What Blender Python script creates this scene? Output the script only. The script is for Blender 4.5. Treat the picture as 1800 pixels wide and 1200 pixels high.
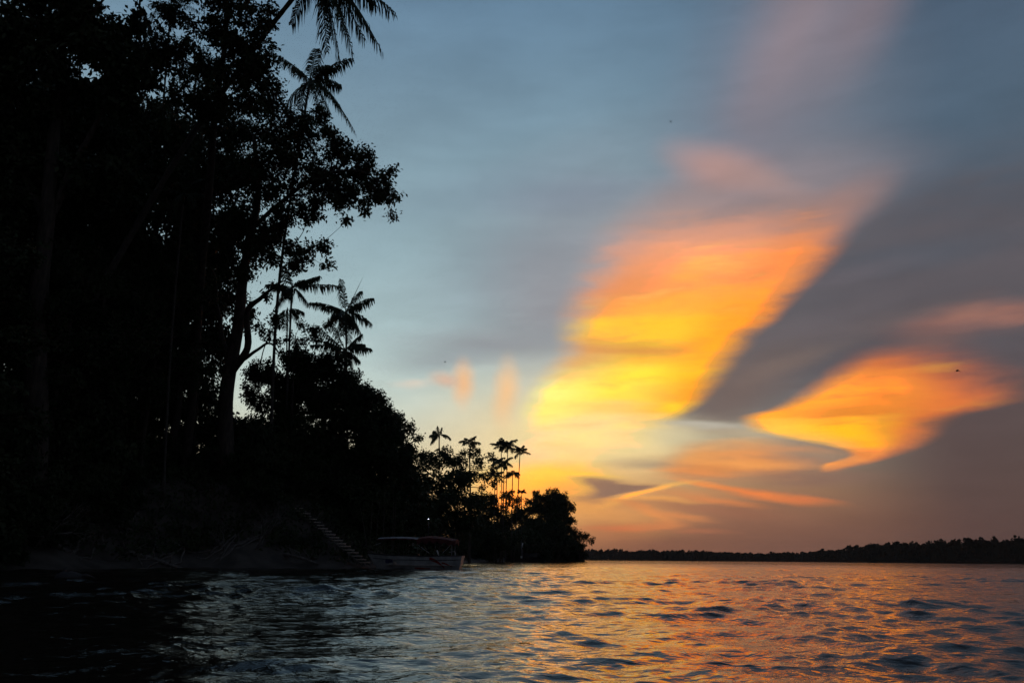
import bpy, math, random
import numpy as np
from mathutils import Matrix, Vector

R = math.radians
for o in list(bpy.data.objects):
    bpy.data.objects.remove(o)
scene = bpy.context.scene
COL = scene.collection

# ------------------------------------------------------------------ camera
CAM_H = 0.85                      # eye height above the river, sitting in a small boat
F = 1440.0                        # focal length in pixels of the 1800 px wide photograph
PITCH, ROLL = R(14.86), R(0.43)
cam_data = bpy.data.cameras.new('camera')
cam_data.sensor_width = 36.0
cam_data.lens = 36.0 * F / 1800.0
cam_data.clip_start = 0.1
cam_data.clip_end = 20000.0
cam = bpy.data.objects.new('camera', cam_data)
COL.objects.link(cam)
CAM_R = Matrix.Rotation(math.pi / 2 + PITCH, 3, 'X') @ Matrix.Rotation(ROLL, 3, 'Z')
cam.matrix_world = Matrix.Translation((0, 0, CAM_H)) @ CAM_R.to_4x4()
scene.camera = cam
CR = np.array(CAM_R)


def ray(px, py):
    d = CR @ np.array([(px - 900.0) / F, -(py - 600.0) / F, -1.0])
    return d / np.linalg.norm(d)


def at(px, py, D):
    """World point seen at a pixel of the photograph, D metres ahead (along +Y)."""
    d = ray(px, py)
    return np.array([0, 0, CAM_H]) + d * (D / d[1])


def sky_uv(px, py):
    d = ray(px, py)
    return np.array([math.degrees(math.atan2(d[0], d[1])), math.degrees(math.asin(d[2]))])


# ------------------------------------------------------------------ sky
def lin(c):
    out = []
    for v in c[:3]:
        v = v / 255.0
        out.append(v / 12.92 if v <= 0.04045 else ((v + 0.055) / 1.055) ** 2.4)
    return (*out, 1.0)


world = bpy.data.worlds.new('World')
scene.world = world
world.use_nodes = True
wt = world.node_tree
wt.nodes.clear()


def N(kind, **kw):
    n = wt.nodes.new(kind)
    for k, v in kw.items():
        setattr(n, k, v)
    return n


def L(a, b):
    wt.links.new(a, b)


def math_node(op, a, b=None, c=None, clamp=False):
    n = N('ShaderNodeMath', operation=op)
    n.use_clamp = clamp
    for i, v in enumerate((a, b, c)):
        if v is None:
            continue
        if isinstance(v, (int, float)):
            n.inputs[i].default_value = v
        else:
            L(v, n.inputs[i])
    return n.outputs[0]


def vec_node(op, a, b=None):
    n = N('ShaderNodeVectorMath', operation=op)
    for i, v in enumerate((a, b)):
        if v is None:
            continue
        if isinstance(v, (tuple, list)):
            n.inputs[i].default_value = v
        else:
            L(v, n.inputs[i])
    return n.outputs[1] if op in ('LENGTH', 'DOT_PRODUCT', 'DISTANCE') else n.outputs[0]


def ramp(val, lo, hi, a=0.0, b=1.0, interp='SMOOTHSTEP'):
    n = N('ShaderNodeMapRange', interpolation_type=interp)
    L(val, n.inputs[0])
    for i, v in enumerate((lo, hi, a, b)):
        n.inputs[1 + i].default_value = v
    return n.outputs[0]


def mix(fac, a, b, mode='MIX'):
    n = N('ShaderNodeMix', data_type='RGBA', blend_type=mode)
    n.clamp_factor = True
    for s, v in ((n.inputs[0], fac), (n.inputs[6], a), (n.inputs[7], b)):
        if isinstance(v, (int, float)):
            s.default_value = v
        elif isinstance(v, tuple):
            s.default_value = v
        else:
            L(v, s)
    return n.outputs[2]


tc = N('ShaderNodeTexCoord')
sep = N('ShaderNodeSeparateXYZ')
L(tc.outputs['Generated'], sep.inputs[0])
az = math_node('MULTIPLY', math_node('ARCTAN2', sep.outputs[0], sep.outputs[1]), 57.29578)
el = math_node('MAXIMUM', math_node('MULTIPLY', math_node('ARCSINE', sep.outputs[2]), 57.29578), 0.0)
comb = N('ShaderNodeCombineXYZ')
L(az, comb.inputs[0])
L(el, comb.inputs[1])
P0 = comb.outputs[0]


def warp(scale, amp, seed, detail=4.0):
    p = vec_node('MULTIPLY', P0, (*scale, 1.0))
    n = N('ShaderNodeTexNoise')
    n.inputs['Scale'].default_value = 1.0
    n.inputs['Detail'].default_value = detail
    n.inputs['Roughness'].default_value = 0.55
    L(vec_node('ADD', p, (seed, seed * 1.7, seed * 0.3)), n.inputs['Vector'])
    d = vec_node('MULTIPLY', vec_node('SUBTRACT', n.outputs['Color'], (0.5, 0.5, 0.5)), (*amp, 0.0))
    return vec_node('ADD', P0, d)


P1 = warp((0.10, 0.30), (3.0, 1.3), 3.1)
P2 = warp((0.09, 0.55), (7.0, 2.2), 8.7, 5.0)
P3 = warp((0.10, 0.22), (1.8, 0.8), 5.3, 4.0)
P4 = warp((0.10, 0.45), (3.0, 1.5), 2.3, 5.0)

# clear twilight: the physical sky with the sun just under the tree tops
SUN_AZ = sky_uv(900, 980)[0]
nish = N('ShaderNodeTexSky', sky_type='NISHITA')
nish.sun_disc = False
nish.sun_elevation = R(0.5)
nish.sun_rotation = R(SUN_AZ)
nish.dust_density = 2.0
SKY_STRENGTH = 0.06
nishc = vec_node('MULTIPLY', nish.outputs[0], (SKY_STRENGTH,) * 3)


def el_ramp(stops):
    """Colour by elevation; stops are (pixel row on the column px, colour)."""
    n = N('ShaderNodeValToRGB')
    L(math_node('DIVIDE', el, 90.0), n.inputs[0])
    n.color_ramp.interpolation = 'B_SPLINE'
    st = sorted((e / 90.0, c) for e, c in stops)
    while len(n.color_ramp.elements) < len(st):
        n.color_ramp.elements.new(0.5)
    for e, (p, c) in zip(n.color_ramp.elements, st):
        e.position = p
        e.color = lin(c)
    return n.outputs[0]


def col_stops(px, rows):
    return [(max(0.0, sky_uv(px, y)[1]), c) for y, c in rows]


west = el_ramp(col_stops(760, [
    (0, (108, 140, 166)), (150, (119, 148, 168)), (300, (136, 163, 177)), (450, (155, 182, 191)),
    (560, (173, 198, 202)), (650, (189, 211, 210)), (750, (214, 221, 203)), (830, (230, 212, 168)),
    (900, (236, 178, 110)), (975, (214, 140, 90))]) + [(52, (76, 102, 128)), (65, (58, 78, 100)), (89, (48, 62, 80))])
deck = el_ramp(col_stops(1700, [
    (0, (80, 99, 120)), (150, (82, 101, 119)), (300, (80, 97, 113)), (400, (78, 88, 101)),
    (500, (84, 84, 92)), (650, (90, 79, 81)), (800, (94, 78, 75)), (900, (94, 73, 68)),
    (975, (86, 65, 62))]) + [(52, (68, 82, 100)), (65, (54, 68, 86)), (89, (48, 60, 76))])
east = el_ramp([(0, (58, 58, 66)), (12, (66, 70, 82)), (40, (64, 74, 90)), (65, (54, 66, 82)), (89, (48, 60, 76))])

# the cloud deck closes in from the right of the sunset and covers the sky behind us
u_deck = ramp(az, sky_uv(980, 500)[0], sky_uv(1660, 500)[0])
u_left = ramp(az, -75.0, -32.0, 1.0, 0.0)
clear = mix(0.9, nishc, west)
sky = mix(u_deck, clear, deck)
sky = mix(u_left, sky, east)
sky = mix(ramp(az, 36.0, 85.0), sky, east)


# fine horizontal streaks through every cloud sheet
st = N('ShaderNodeTexNoise')
st.inputs['Scale'].default_value = 1.0
st.inputs['Detail'].default_value = 5.0
st.inputs['Roughness'].default_value = 0.6
mp = N('ShaderNodeMapping')
mp.inputs[2].default_value = (0, 0, R(-7))
mp.inputs[3].default_value = (0.11, 0.75, 1)
L(P1, mp.inputs[0])
L(mp.outputs[0], st.inputs['Vector'])
STREAK = st.outputs[0]
wi = N('ShaderNodeTexNoise')
wi.inputs['Scale'].default_value = 1.0
wi.inputs['Detail'].default_value = 6.0
wi.inputs['Roughness'].default_value = 0.62
mp2 = N('ShaderNodeMapping')
mp2.inputs[2].default_value = (0, 0, R(-14))
mp2.inputs[3].default_value = (0.20, 0.85, 1)
L(P1, mp2.inputs[0])
L(mp2.outputs[0], wi.inputs['Vector'])
WISP = math_node('MULTIPLY', math_node('SUBTRACT', wi.outputs[0], 0.5), 4.2)


def feather(fac):
    """Frays the soft edge of a cloud sheet into wisps."""
    e = math_node('MULTIPLY', fac, math_node('SUBTRACT', 1.0, fac))
    return math_node('ADD', fac, math_node('MULTIPLY', e, WISP), clamp=True)


def patch(c, r, ang, colr, alpha, inner=0.0, P=None):
    """Soft elliptical sheet of cloud; c, r in photo pixels, ang clockwise in degrees."""
    global sky
    P = P1 if P is None else P
    e = 2.0
    c0 = sky_uv(*c)
    J = np.column_stack([(sky_uv(c[0] + e, c[1]) - c0) / e, (sky_uv(c[0], c[1] + e) - c0) / e])
    a = R(ang)
    E = np.array([[math.cos(a), -math.sin(a)], [math.sin(a), math.cos(a)]]) @ np.diag(r)
    U, S, _ = np.linalg.svd(J @ E)
    rows = np.diag(1.0 / S) @ U.T
    k = rows @ c0
    q = N('ShaderNodeCombineXYZ')
    for i in (0, 1):
        L(vec_node('DOT_PRODUCT', P, (rows[i, 0], rows[i, 1], 0.0)), q.inputs[i])
    d = vec_node('DISTANCE', q.outputs[0], (k[0], k[1], 0.0))
    sky = mix(ramp(d, inner, 2.0 - inner, alpha, 0.0), sky, lin(colr))


def poly_mask(verts, softs, alpha, P=None):
    """Convex sheet of cloud with its own softness (photo pixels) on every edge."""
    P = P1 if P is None else P
    uv = [sky_uv(*v) for v in verts]
    cen = sum(uv) / len(uv)
    fac = None
    for i, s in enumerate(softs):
        a, b = uv[i], uv[(i + 1) % len(uv)]
        n = np.array([-(b - a)[1], (b - a)[0]])
        n /= np.linalg.norm(n)
        if n @ (cen - a) < 0:
            n = -n
        s *= 0.04
        d = vec_node('DOT_PRODUCT', P, (n[0], n[1], 0.0))
        k = n @ a
        f = ramp(d, k - s, k + s)
        fac = f if fac is None else math_node('MULTIPLY', fac, f)
    return math_node('MULTIPLY', feather(fac), alpha)


def poly(verts, softs, colr, alpha, P=None):
    global sky
    sky = mix(poly_mask(verts, softs, alpha, P), sky, lin(colr))


def lookup(val, lo, hi, pts, vlo, vhi):
    """Smooth curve through (x, value) points."""
    n = N('ShaderNodeFloatCurve')
    L(ramp(val, lo, hi, 0.0, 1.0, 'LINEAR'), n.inputs[1])
    cu = n.mapping.curves[0]
    pts = sorted(((x - lo) / (hi - lo), (v - vlo) / (vhi - vlo)) for x, v in pts)
    while len(cu.points) < len(pts):
        cu.points.new(0.5, 0.5)
    for p, (x, v) in zip(cu.points, pts):
        p.location = (x, v)
        p.handle_type = 'AUTO_CLAMPED'
    n.mapping.update()
    return ramp(n.outputs[0], 0.0, 1.0, vlo, vhi, 'LINEAR')


def sheet(rows, dark, light, amount=0.3, edge=None, inside=None):
    """A lit sheet of cloud. rows, from top to bottom: y, x left, x right, three colours across, opacity, softness left, softness right."""
    global sky
    edge = P3 if edge is None else edge
    inside = P2 if inside is None else inside
    se = N('ShaderNodeSeparateXYZ')
    L(edge, se.inputs[0])
    si = N('ShaderNodeSeparateXYZ')
    L(inside, si.inputs[0])
    pl = [sky_uv(r[1], r[0]) for r in rows]
    pr = [sky_uv(r[2], r[0]) for r in rows]
    pm = [sky_uv((r[1] + r[2]) / 2, r[0]) for r in rows]
    els = [p[1] for p in pl + pr + pm]
    lo, hi = min(els) - 0.3, max(els) + 0.3
    alo, ahi = min(p[0] for p in pl) - 1, max(p[0] for p in pr) + 1
    e = se.outputs[1]
    xl = lookup(e, lo, hi, [(p[1], p[0]) for p in pl], alo, ahi)
    xr = lookup(e, lo, hi, [(p[1], p[0]) for p in pr], alo, ahi)
    op = lookup(e, lo, hi, [(p[1], r[6]) for p, r in zip(pm, rows)], 0.0, 1.0)
    sl = lookup(e, lo, hi, [(p[1], r[7] * 0.065) for p, r in zip(pm, rows)], 0.0, 4.0)
    sr = lookup(e, lo, hi, [(p[1], r[8] * 0.082) for p, r in zip(pm, rows)], 0.0, 4.0)
    dl = math_node('SUBTRACT', se.outputs[0], xl)
    dr = math_node('SUBTRACT', xr, se.outputs[0])
    fl_ = ramp(math_node('DIVIDE', dl, sl), -1.0, 1.0)
    fr_ = ramp(math_node('DIVIDE', dr, sr), -1.0, 1.0)
    fac = feather(math_node('MULTIPLY', math_node('MULTIPLY', fl_, fr_), op))
    t = math_node('DIVIDE', dl, math_node('MAXIMUM', math_node('ADD', dl, dr), 0.05))
    ramps = []
    for k in (3, 4, 5):
        n = N('ShaderNodeValToRGB')
        L(ramp(si.outputs[1], lo, hi, 0.0, 1.0, 'LINEAR'), n.inputs[0])
        n.color_ramp.interpolation = 'EASE'
        st_ = sorted(((p[1] - lo) / (hi - lo), r[k]) for p, r in zip(pm, rows))
        while len(n.color_ramp.elements) < len(st_):
            n.color_ramp.elements.new(0.5)
        for el_, (p, c) in zip(n.color_ramp.elements, st_):
            el_.position = p
            el_.color = lin(c)
        ramps.append(n.outputs[0])
    c = mix(ramp(t, 0.05, 0.5), ramps[0], ramps[1])
    c = mix(ramp(t, 0.5, 0.95), c, ramps[2])
    c = mix(ramp(STREAK, 0.50, 0.72, 0.0, amount), c, lin(dark))
    c = mix(ramp(STREAK, 0.44, 0.26, 0.0, amount), c, lin(light))
    sky = mix(fac, sky, c)


def rgb(c):
    n = N('ShaderNodeRGB')
    n.outputs[0].default_value = lin(c)
    return n.outputs[0]


# veil of grey cloud left of the lit gap
patch((960, 430), (190, 100), -35, (140, 148, 158), 0.75)
patch((975, 540), (110, 90), -50, (150, 146, 151), 0.80)
patch((880, 600), (130, 24), -3, (146, 149, 153), 0.85, P=P4)
patch((790, 632), (80, 16), -6, (150, 156, 160), 0.70, P=P4)
patch((870, 330), (150, 36), -14, (124, 143, 158), 0.45, P=P4)
patch((1010, 345), (110, 24), -6, (126, 134, 150), 0.50, P=P4)
# faint pink rays high up
patch((1340, 190), (260, 110), -68, (128, 132, 147), 0.70, P=P3)
patch((1395, 60), (190, 62), -70, (148, 131, 137), 0.70, P=P3)
patch((1515, 40), (150, 46), -62, (140, 122, 128), 0.65, P=P3)
patch((1450, 250), (170, 90), -58, (114, 121, 134), 0.60, P=P3)
patch((1310, 370), (200, 70), -14, (152, 136, 138), 0.85)
patch((1180, 390), (90, 46), -30, (182, 150, 142), 0.55)
# glow low over the trees
patch((1010, 800), (200, 110), 0, (246, 216, 156), 0.95)
patch((1090, 880), (220, 60), 0, (240, 180, 105), 0.7)
patch((1300, 900), (200, 60), 0, (150, 104, 84), 0.85)
patch((1150, 975), (230, 50), 0, (158, 103, 78), 0.95)
patch((1400, 965), (240, 60), 0, (114, 82, 73), 0.7)
# dark cloud between the two lit sheets
poly([(1120, 745), (1290, 560), (1450, 400), (1590, 320), (1900, 300), (1900, 600), (1620, 700), (1330, 746)],
     [14, 40, 60, 130, 10, 110, 80, 24], (94, 89, 94), 0.92, P=P4)
patch((1300, 690), (110, 50), -40, (117, 100, 94), 0.85)
patch((1450, 565), (120, 15), -18, (106, 99, 103), 0.6, P=P4)
patch((1385, 645), (90, 13), -20, (124, 107, 100), 0.6, P=P4)
patch((1600, 450), (150, 20), -8, (84, 91, 102), 0.6, P=P4)
patch((1560, 565), (110, 16), -14, (110, 98, 98), 0.6, P=P4)
patch((1500, 480), (90, 12), -14, (104, 98, 104), 0.5, P=P4)
patch((1640, 590), (90, 24), -28, (128, 99, 93), 0.6, P=P4)
patch((1340, 340), (70, 24), 10, (146, 134, 138), 0.7, P=P3)
patch((1262, 294), (72, 32), 12, (188, 149, 142), 0.85, P=P3)
patch((1330, 318), (70, 20), 16, (170, 142, 138), 0.6, P=P3)
patch((1470, 372), (80, 30), -32, (158, 127, 122), 0.85, P=P3)
# the great lit shaft
sheet([(345, 1120, 1480, (170, 146, 142), (164, 136, 132), (160, 128, 122), 0.0, 50, 40),
       (372, 1116, 1466, (176, 148, 140), (170, 138, 130), (165, 130, 120), 0.45, 60, 38),
       (400, 1108, 1460, (214, 156, 132), (222, 156, 128), (182, 132, 114), 0.85, 58, 34),
       (430, 1090, 1452, (240, 160, 120), (249, 164, 118), (228, 142, 96), 0.97, 52, 30),
       (460, 1072, 1433, (240, 156, 110), (254, 164, 106), (250, 146, 78), 1.0, 46, 26),
       (500, 1047, 1400, (242, 152, 96), (255, 160, 96), (250, 150, 80), 1.0, 40, 23),
       (540, 1027, 1362, (248, 164, 86), (255, 170, 78), (255, 150, 62), 1.0, 34, 20),
       (567, 1010, 1340, (255, 200, 76), (255, 192, 62), (255, 150, 55), 1.0, 30, 18),
       (588, 1006, 1312, (252, 192, 80), (255, 200, 64), (255, 156, 52), 1.0, 27, 18),
       (611, 1002, 1292, (232, 164, 96), (234, 164, 76), (255, 165, 50), 1.0, 25, 18),
       (630, 993, 1280, (232, 176, 110), (250, 196, 70), (252, 165, 54), 1.0, 24, 18),
       (655, 967, 1264, (246, 208, 122), (255, 230, 80), (255, 180, 50), 1.0, 22, 18),
       (680, 944, 1246, (255, 240, 142), (255, 234, 90), (250, 166, 50), 1.0, 18, 16),
       (700, 937, 1228, (255, 243, 150), (255, 228, 92), (250, 162, 50), 1.0, 17, 14),
       (720, 933, 1200, (255, 240, 140), (252, 216, 120), (255, 190, 60), 1.0, 17, 13),
       (742, 933, 1166, (255, 236, 150), (253, 222, 148), (251, 212, 118), 1.0, 17, 18),
       (770, 932, 1136, (250, 226, 160), (252, 225, 150), (246, 212, 134), 0.95, 18, 26),
       (800, 930, 1104, (246, 216, 150), (250, 214, 130), (236, 204, 148), 0.85, 20, 30),
       (832, 926, 1086, (252, 206, 104), (255, 206, 100), (240, 190, 120), 0.45, 26, 34),
       (858, 922, 1080, (252, 196, 92), (250, 190, 92), (236, 176, 110), 0.0, 26, 34)],
      (238, 148, 78), (255, 212, 108), 0.4)
patch((1182, 716), (16, 7), 10, (255, 206, 62), 0.9, P=P0)
# pale gap under the dark cloud
patch((1235, 750), (70, 7), 1, (190, 182, 166), 0.85, P=P4)
patch((1190, 770), (50, 12), 0, (210, 196, 160), 0.75, P=P4)
patch((1330, 766), (70, 8), 3, (196, 172, 140), 0.6, P=P4)
patch((1040, 775), (100, 34), 0, (254, 232, 164), 0.6)
patch((1160, 812), (70, 9), -3, (176, 152, 124), 0.8, P=P4)
# low band under the gap
sheet([(764, 1235, 1400, (212, 182, 140), (208, 172, 130), (176, 146, 120), 0.0, 30, 50),
       (780, 1212, 1425, (226, 172, 116), (224, 164, 108), (170, 140, 116), 0.8, 26, 50),
       (798, 1196, 1440, (238, 164, 98), (234, 156, 94), (164, 132, 110), 1.0, 26, 50),
       (816, 1180, 1455, (234, 152, 88), (230, 148, 86), (172, 124, 98), 1.0, 30, 46),
       (834, 1172, 1455, (214, 138, 86), (190, 128, 92), (146, 108, 92), 0.7, 34, 40),
       (852, 1172, 1450, (186, 126, 90), (160, 114, 92), (140, 106, 92), 0.0, 34, 40)],
      (176, 126, 98), (248, 172, 100), 0.5, inside=P4, edge=P3)
patch((1300, 812), (90, 6), 4, (250, 168, 92), 0.7, P=P4)
patch((1230, 828), (60, 5), 3, (240, 152, 86), 0.7, P=P4)
patch((1380, 790), (70, 6), 4, (214, 150, 104), 0.6, P=P4)
# right-hand lit sheet
sheet([(598, 1550, 1620, (150, 98, 84), (150, 98, 84), (140, 95, 86), 0.0, 40, 50),
       (620, 1528, 1640, (196, 112, 74), (190, 108, 74), (170, 100, 78), 0.5, 34, 55),
       (640, 1494, 1668, (236, 132, 66), (226, 122, 66), (190, 106, 76), 0.9, 26, 55),
       (660, 1467, 1704, (250, 150, 66), (246, 140, 64), (208, 110, 66), 1.0, 22, 52),
       (680, 1440, 1742, (255, 160, 70), (254, 150, 60), (216, 115, 70), 1.0, 20, 46),
       (700, 1407, 1750, (255, 165, 66), (250, 146, 56), (228, 120, 66), 1.0, 18, 40),
       (718, 1370, 1706, (255, 166, 66), (242, 142, 52), (234, 125, 65), 1.0, 16, 34),
       (735, 1316, 1652, (255, 182, 82), (255, 180, 54), (228, 122, 60), 1.0, 14, 28),
       (750, 1322, 1630, (255, 196, 90), (255, 194, 44), (236, 130, 56), 1.0, 14, 24),
       (766, 1384, 1620, (250, 190, 90), (255, 190, 44), (236, 130, 60), 1.0, 14, 22),
       (781, 1466, 1600, (250, 180, 90), (255, 170, 50), (226, 126, 66), 1.0, 10, 20),
       (795, 1500, 1572, (246, 156, 76), (248, 152, 74), (220, 126, 72), 1.0, 7, 16),
       (806, 1480, 1545, (242, 152, 82), (242, 150, 80), (220, 130, 78), 1.0, 6, 12),
       (816, 1452, 1512, (246, 160, 86), (244, 156, 84), (220, 134, 82), 0.95, 5, 9),
       (826, 1447, 1480, (236, 150, 86), (230, 146, 86), (210, 132, 84), 0.7, 5, 8),
       (833, 1446, 1470, (220, 140, 84), (220, 140, 84), (200, 126, 84), 0.0, 5, 8)],
      (222, 116, 56), (255, 184, 72), 0.45)
patch((1470, 794), (34, 8), 6, (160, 134, 112), 0.6)
# cloud at the right edge, over the lit sheet
sheet([(520, 1690, 1760, (120, 98, 98), (124, 100, 98), (110, 96, 98), 0.0, 50, 50),
       (535, 1672, 1790, (140, 106, 100), (158, 114, 102), (140, 106, 100), 0.7, 44, 50),
       (552, 1640, 1860, (146, 106, 98), (164, 116, 102), (176, 118, 100), 0.9, 46, 50),
       (570, 1610, 1880, (140, 102, 96), (140, 104, 98), (176, 118, 100), 0.7, 46, 50),
       (588, 1590, 1800, (128, 96, 92), (112, 92, 92), (120, 96, 94), 0.35, 46, 60),
       (610, 1570, 1760, (120, 92, 88), (104, 88, 88), (104, 88, 88), 0.0, 46, 60)],
      (124, 96, 94), (178, 120, 102), 0.3)
# low broken bands
patch((1240, 852), (46, 5), 8, (250, 158, 86), 0.9, P=P4)
patch((1340, 868), (85, 8), 8, (243, 136, 74), 0.95, P=P4)
patch((1420, 878), (40, 5), 4, (222, 124, 76), 0.7, P=P4)
patch((1420, 840), (90, 10), 0, (140, 106, 94), 0.6, P=P4)
patch((950, 846), (90, 22), 0, (255, 206, 80), 0.9)
patch((900, 880), (60, 30), 0, (255, 186, 72), 0.8)
patch((990, 870), (60, 30), 0, (250, 176, 80), 0.8)
patch((1060, 900), (100, 34), 0, (232, 154, 86), 0.65)
patch((1190, 872), (90, 10), 4, (214, 144, 92), 0.6, P=P4)
sheet([(836, 1012, 1036, (190, 140, 96), (180, 134, 98), (180, 134, 98), 0.0, 10, 14),
       (845, 1016, 1076, (168, 126, 98), (156, 120, 98), (160, 122, 98), 0.9, 10, 16),
       (854, 1026, 1130, (160, 122, 98), (150, 116, 96), (156, 120, 98), 1.0, 10, 14),
       (860, 1034, 1156, (156, 120, 98), (148, 115, 96), (160, 122, 98), 1.0, 12, 12),
       (868, 1030, 1124, (156, 120, 98), (150, 116, 96), (160, 122, 98), 1.0, 16, 12),
       (878, 1020, 1070, (164, 122, 96), (158, 120, 96), (170, 126, 96), 0.8, 22, 16),
       (892, 1014, 1050, (180, 126, 92), (180, 126, 92), (180, 126, 92), 0.0, 22, 20)],
      (150, 114, 94), (170, 128, 100), 0.2, inside=P0, edge=P4)
patch((1010, 834), (55, 5), 5, (255, 204, 90), 0.8, P=P4)
patch((1160, 862), (42, 4), -16, (255, 190, 98), 0.9, P=P4)
patch((1105, 878), (46, 5), -14, (255, 180, 90), 0.95, P=P4)
patch((1150, 884), (60, 4), 2, (250, 174, 92), 0.8, P=P4)
patch((1125, 898), (46, 5), 18, (240, 154, 86), 0.8, P=P4)
patch((1220, 896), (120, 8), 3, (166, 110, 84), 0.6, P=P4)
patch((1270, 884), (60, 5), 5, (226, 136, 80), 0.7, P=P4)
patch((1190, 908), (50, 4), 4, (222, 140, 84), 0.7, P=P4)
patch((1230, 928), (50, 4), 2, (186, 116, 82), 0.6, P=P4)
patch((1090, 924), (50, 6), -3, (236, 132, 80), 0.85, P=P4)
patch((1160, 917), (40, 4), 2, (222, 136, 84), 0.7, P=P4)
patch((1060, 940), (60, 16), 0, (186, 116, 80), 0.5)
# two small lit tufts
patch((814, 672), (14, 30), 0, (250, 194, 140), 0.9, P=P3)
patch((784, 667), (20, 11), 10, (226, 184, 156), 0.8, P=P3)
patch((888, 688), (17, 42), 3, (250, 200, 144), 0.85, P=P3)
patch((718, 672), (26, 7), 0, (226, 212, 194), 0.7)

k = ramp(st.outputs[0], 0.25, 0.75, 0.955, 1.045, 'LINEAR')
mot = N('ShaderNodeTexNoise')
mot.inputs['Scale'].default_value = 1.0
mot.inputs['Detail'].default_value = 5.0
mot.inputs['Roughness'].default_value = 0.6
L(vec_node('MULTIPLY', P3, (0.09, 0.26, 1.0)), mot.inputs['Vector'])
k = math_node('MULTIPLY', k, ramp(mot.outputs[0], 0.3, 0.7, 0.93, 1.07, 'LINEAR'))
streak = vec_node('SCALE', sky)
sn = streak.node
L(k, sn.inputs[3])
# directly lit cloud is brighter than a sensor can hold: expand what sits at the clipping point
sp = N('ShaderNodeSeparateColor')
L(streak, sp.inputs[0])
cb_ = N('ShaderNodeCombineColor')
over = ramp(sp.outputs[0], 0.90, 1.04)
L(math_node('ADD', sp.outputs[0], math_node('MULTIPLY', over, 1.55)), cb_.inputs[0])
L(math_node('ADD', sp.outputs[1], math_node('MULTIPLY', over, 0.08)), cb_.inputs[1])
L(math_node('MULTIPLY', sp.outputs[2], ramp(over, 0.0, 1.0, 1.0, 0.78)), cb_.inputs[2])
streak = cb_.outputs[0]
bg = N('ShaderNodeBackground')
bg.inputs[1].default_value = 1.0
L(streak, bg.inputs[0])
wo = N('ShaderNodeOutputWorld')
L(bg.outputs[0], wo.inputs[0])

# ------------------------------------------------------------------ exposure and sampling
vs = scene.view_settings
vs.view_transform = 'Standard'
vs.look = 'None'
vs.exposure = 0.0
vs.gamma = 1.0
vs.use_curve_mapping = False
cy = scene.cycles
world.cycles.sampling_method = 'MANUAL'
world.cycles.sample_map_resolution = 512
cy.use_adaptive_sampling = True
cy.adaptive_threshold = 0.015
cy.adaptive_min_samples = 12
cy.max_bounces = 5
cy.diffuse_bounces = 2
cy.glossy_bounces = 3
cy.transmission_bounces = 2
cy.transparent_max_bounces = 4
cy.use_denoising = True
cy.denoiser = 'OPENIMAGEDENOISE'
cy.sample_clamp_indirect = 3.0
cy.caustics_reflective = False
cy.caustics_refractive = False

# ------------------------------------------------------------------ materials
def material(name, colr, rough=0.8, var=0.35, scale=3.0, bump=0.0, bump_scale=20.0, spec=0.3, coords='Object', stretch=(1, 1, 1)):
    m = bpy.data.materials.new(name)
    m.use_nodes = True
    t = m.node_tree
    b = t.nodes['Principled BSDF']
    b.inputs['Roughness'].default_value = rough
    b.inputs['Specular IOR Level'].default_value = spec
    c = t.nodes.new('ShaderNodeTexCoord')
    mp_ = t.nodes.new('ShaderNodeMapping')
    mp_.inputs[3].default_value = stretch
    t.links.new(c.outputs[coords], mp_.inputs[0])
    n = t.nodes.new('ShaderNodeTexNoise')
    n.inputs['Scale'].default_value = scale
    n.inputs['Detail'].default_value = 4.0
    t.links.new(mp_.outputs[0], n.inputs['Vector'])
    r = t.nodes.new('ShaderNodeValToRGB')
    r.color_ramp.elements[0].position = 0.3
    r.color_ramp.elements[1].position = 0.7
    r.color_ramp.elements[0].color = (*[v * (1 - var) for v in colr], 1)
    r.color_ramp.elements[1].color = (*[min(1, v * (1 + var)) for v in colr], 1)
    t.links.new(n.outputs['Fac'], r.inputs[0])
    t.links.new(r.outputs[0], b.inputs['Base Color'])
    if bump:
        n2 = t.nodes.new('ShaderNodeTexNoise')
        n2.inputs['Scale'].default_value = bump_scale
        n2.inputs['Detail'].default_value = 5.0
        t.links.new(mp_.outputs[0], n2.inputs['Vector'])
        bp = t.nodes.new('ShaderNodeBump')
        bp.inputs['Strength'].default_value = bump
        bp.inputs['Distance'].default_value = 0.05
        t.links.new(n2.outputs['Fac'], bp.inputs['Height'])
        t.links.new(bp.outputs[0], b.inputs['Normal'])
    return m


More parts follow.
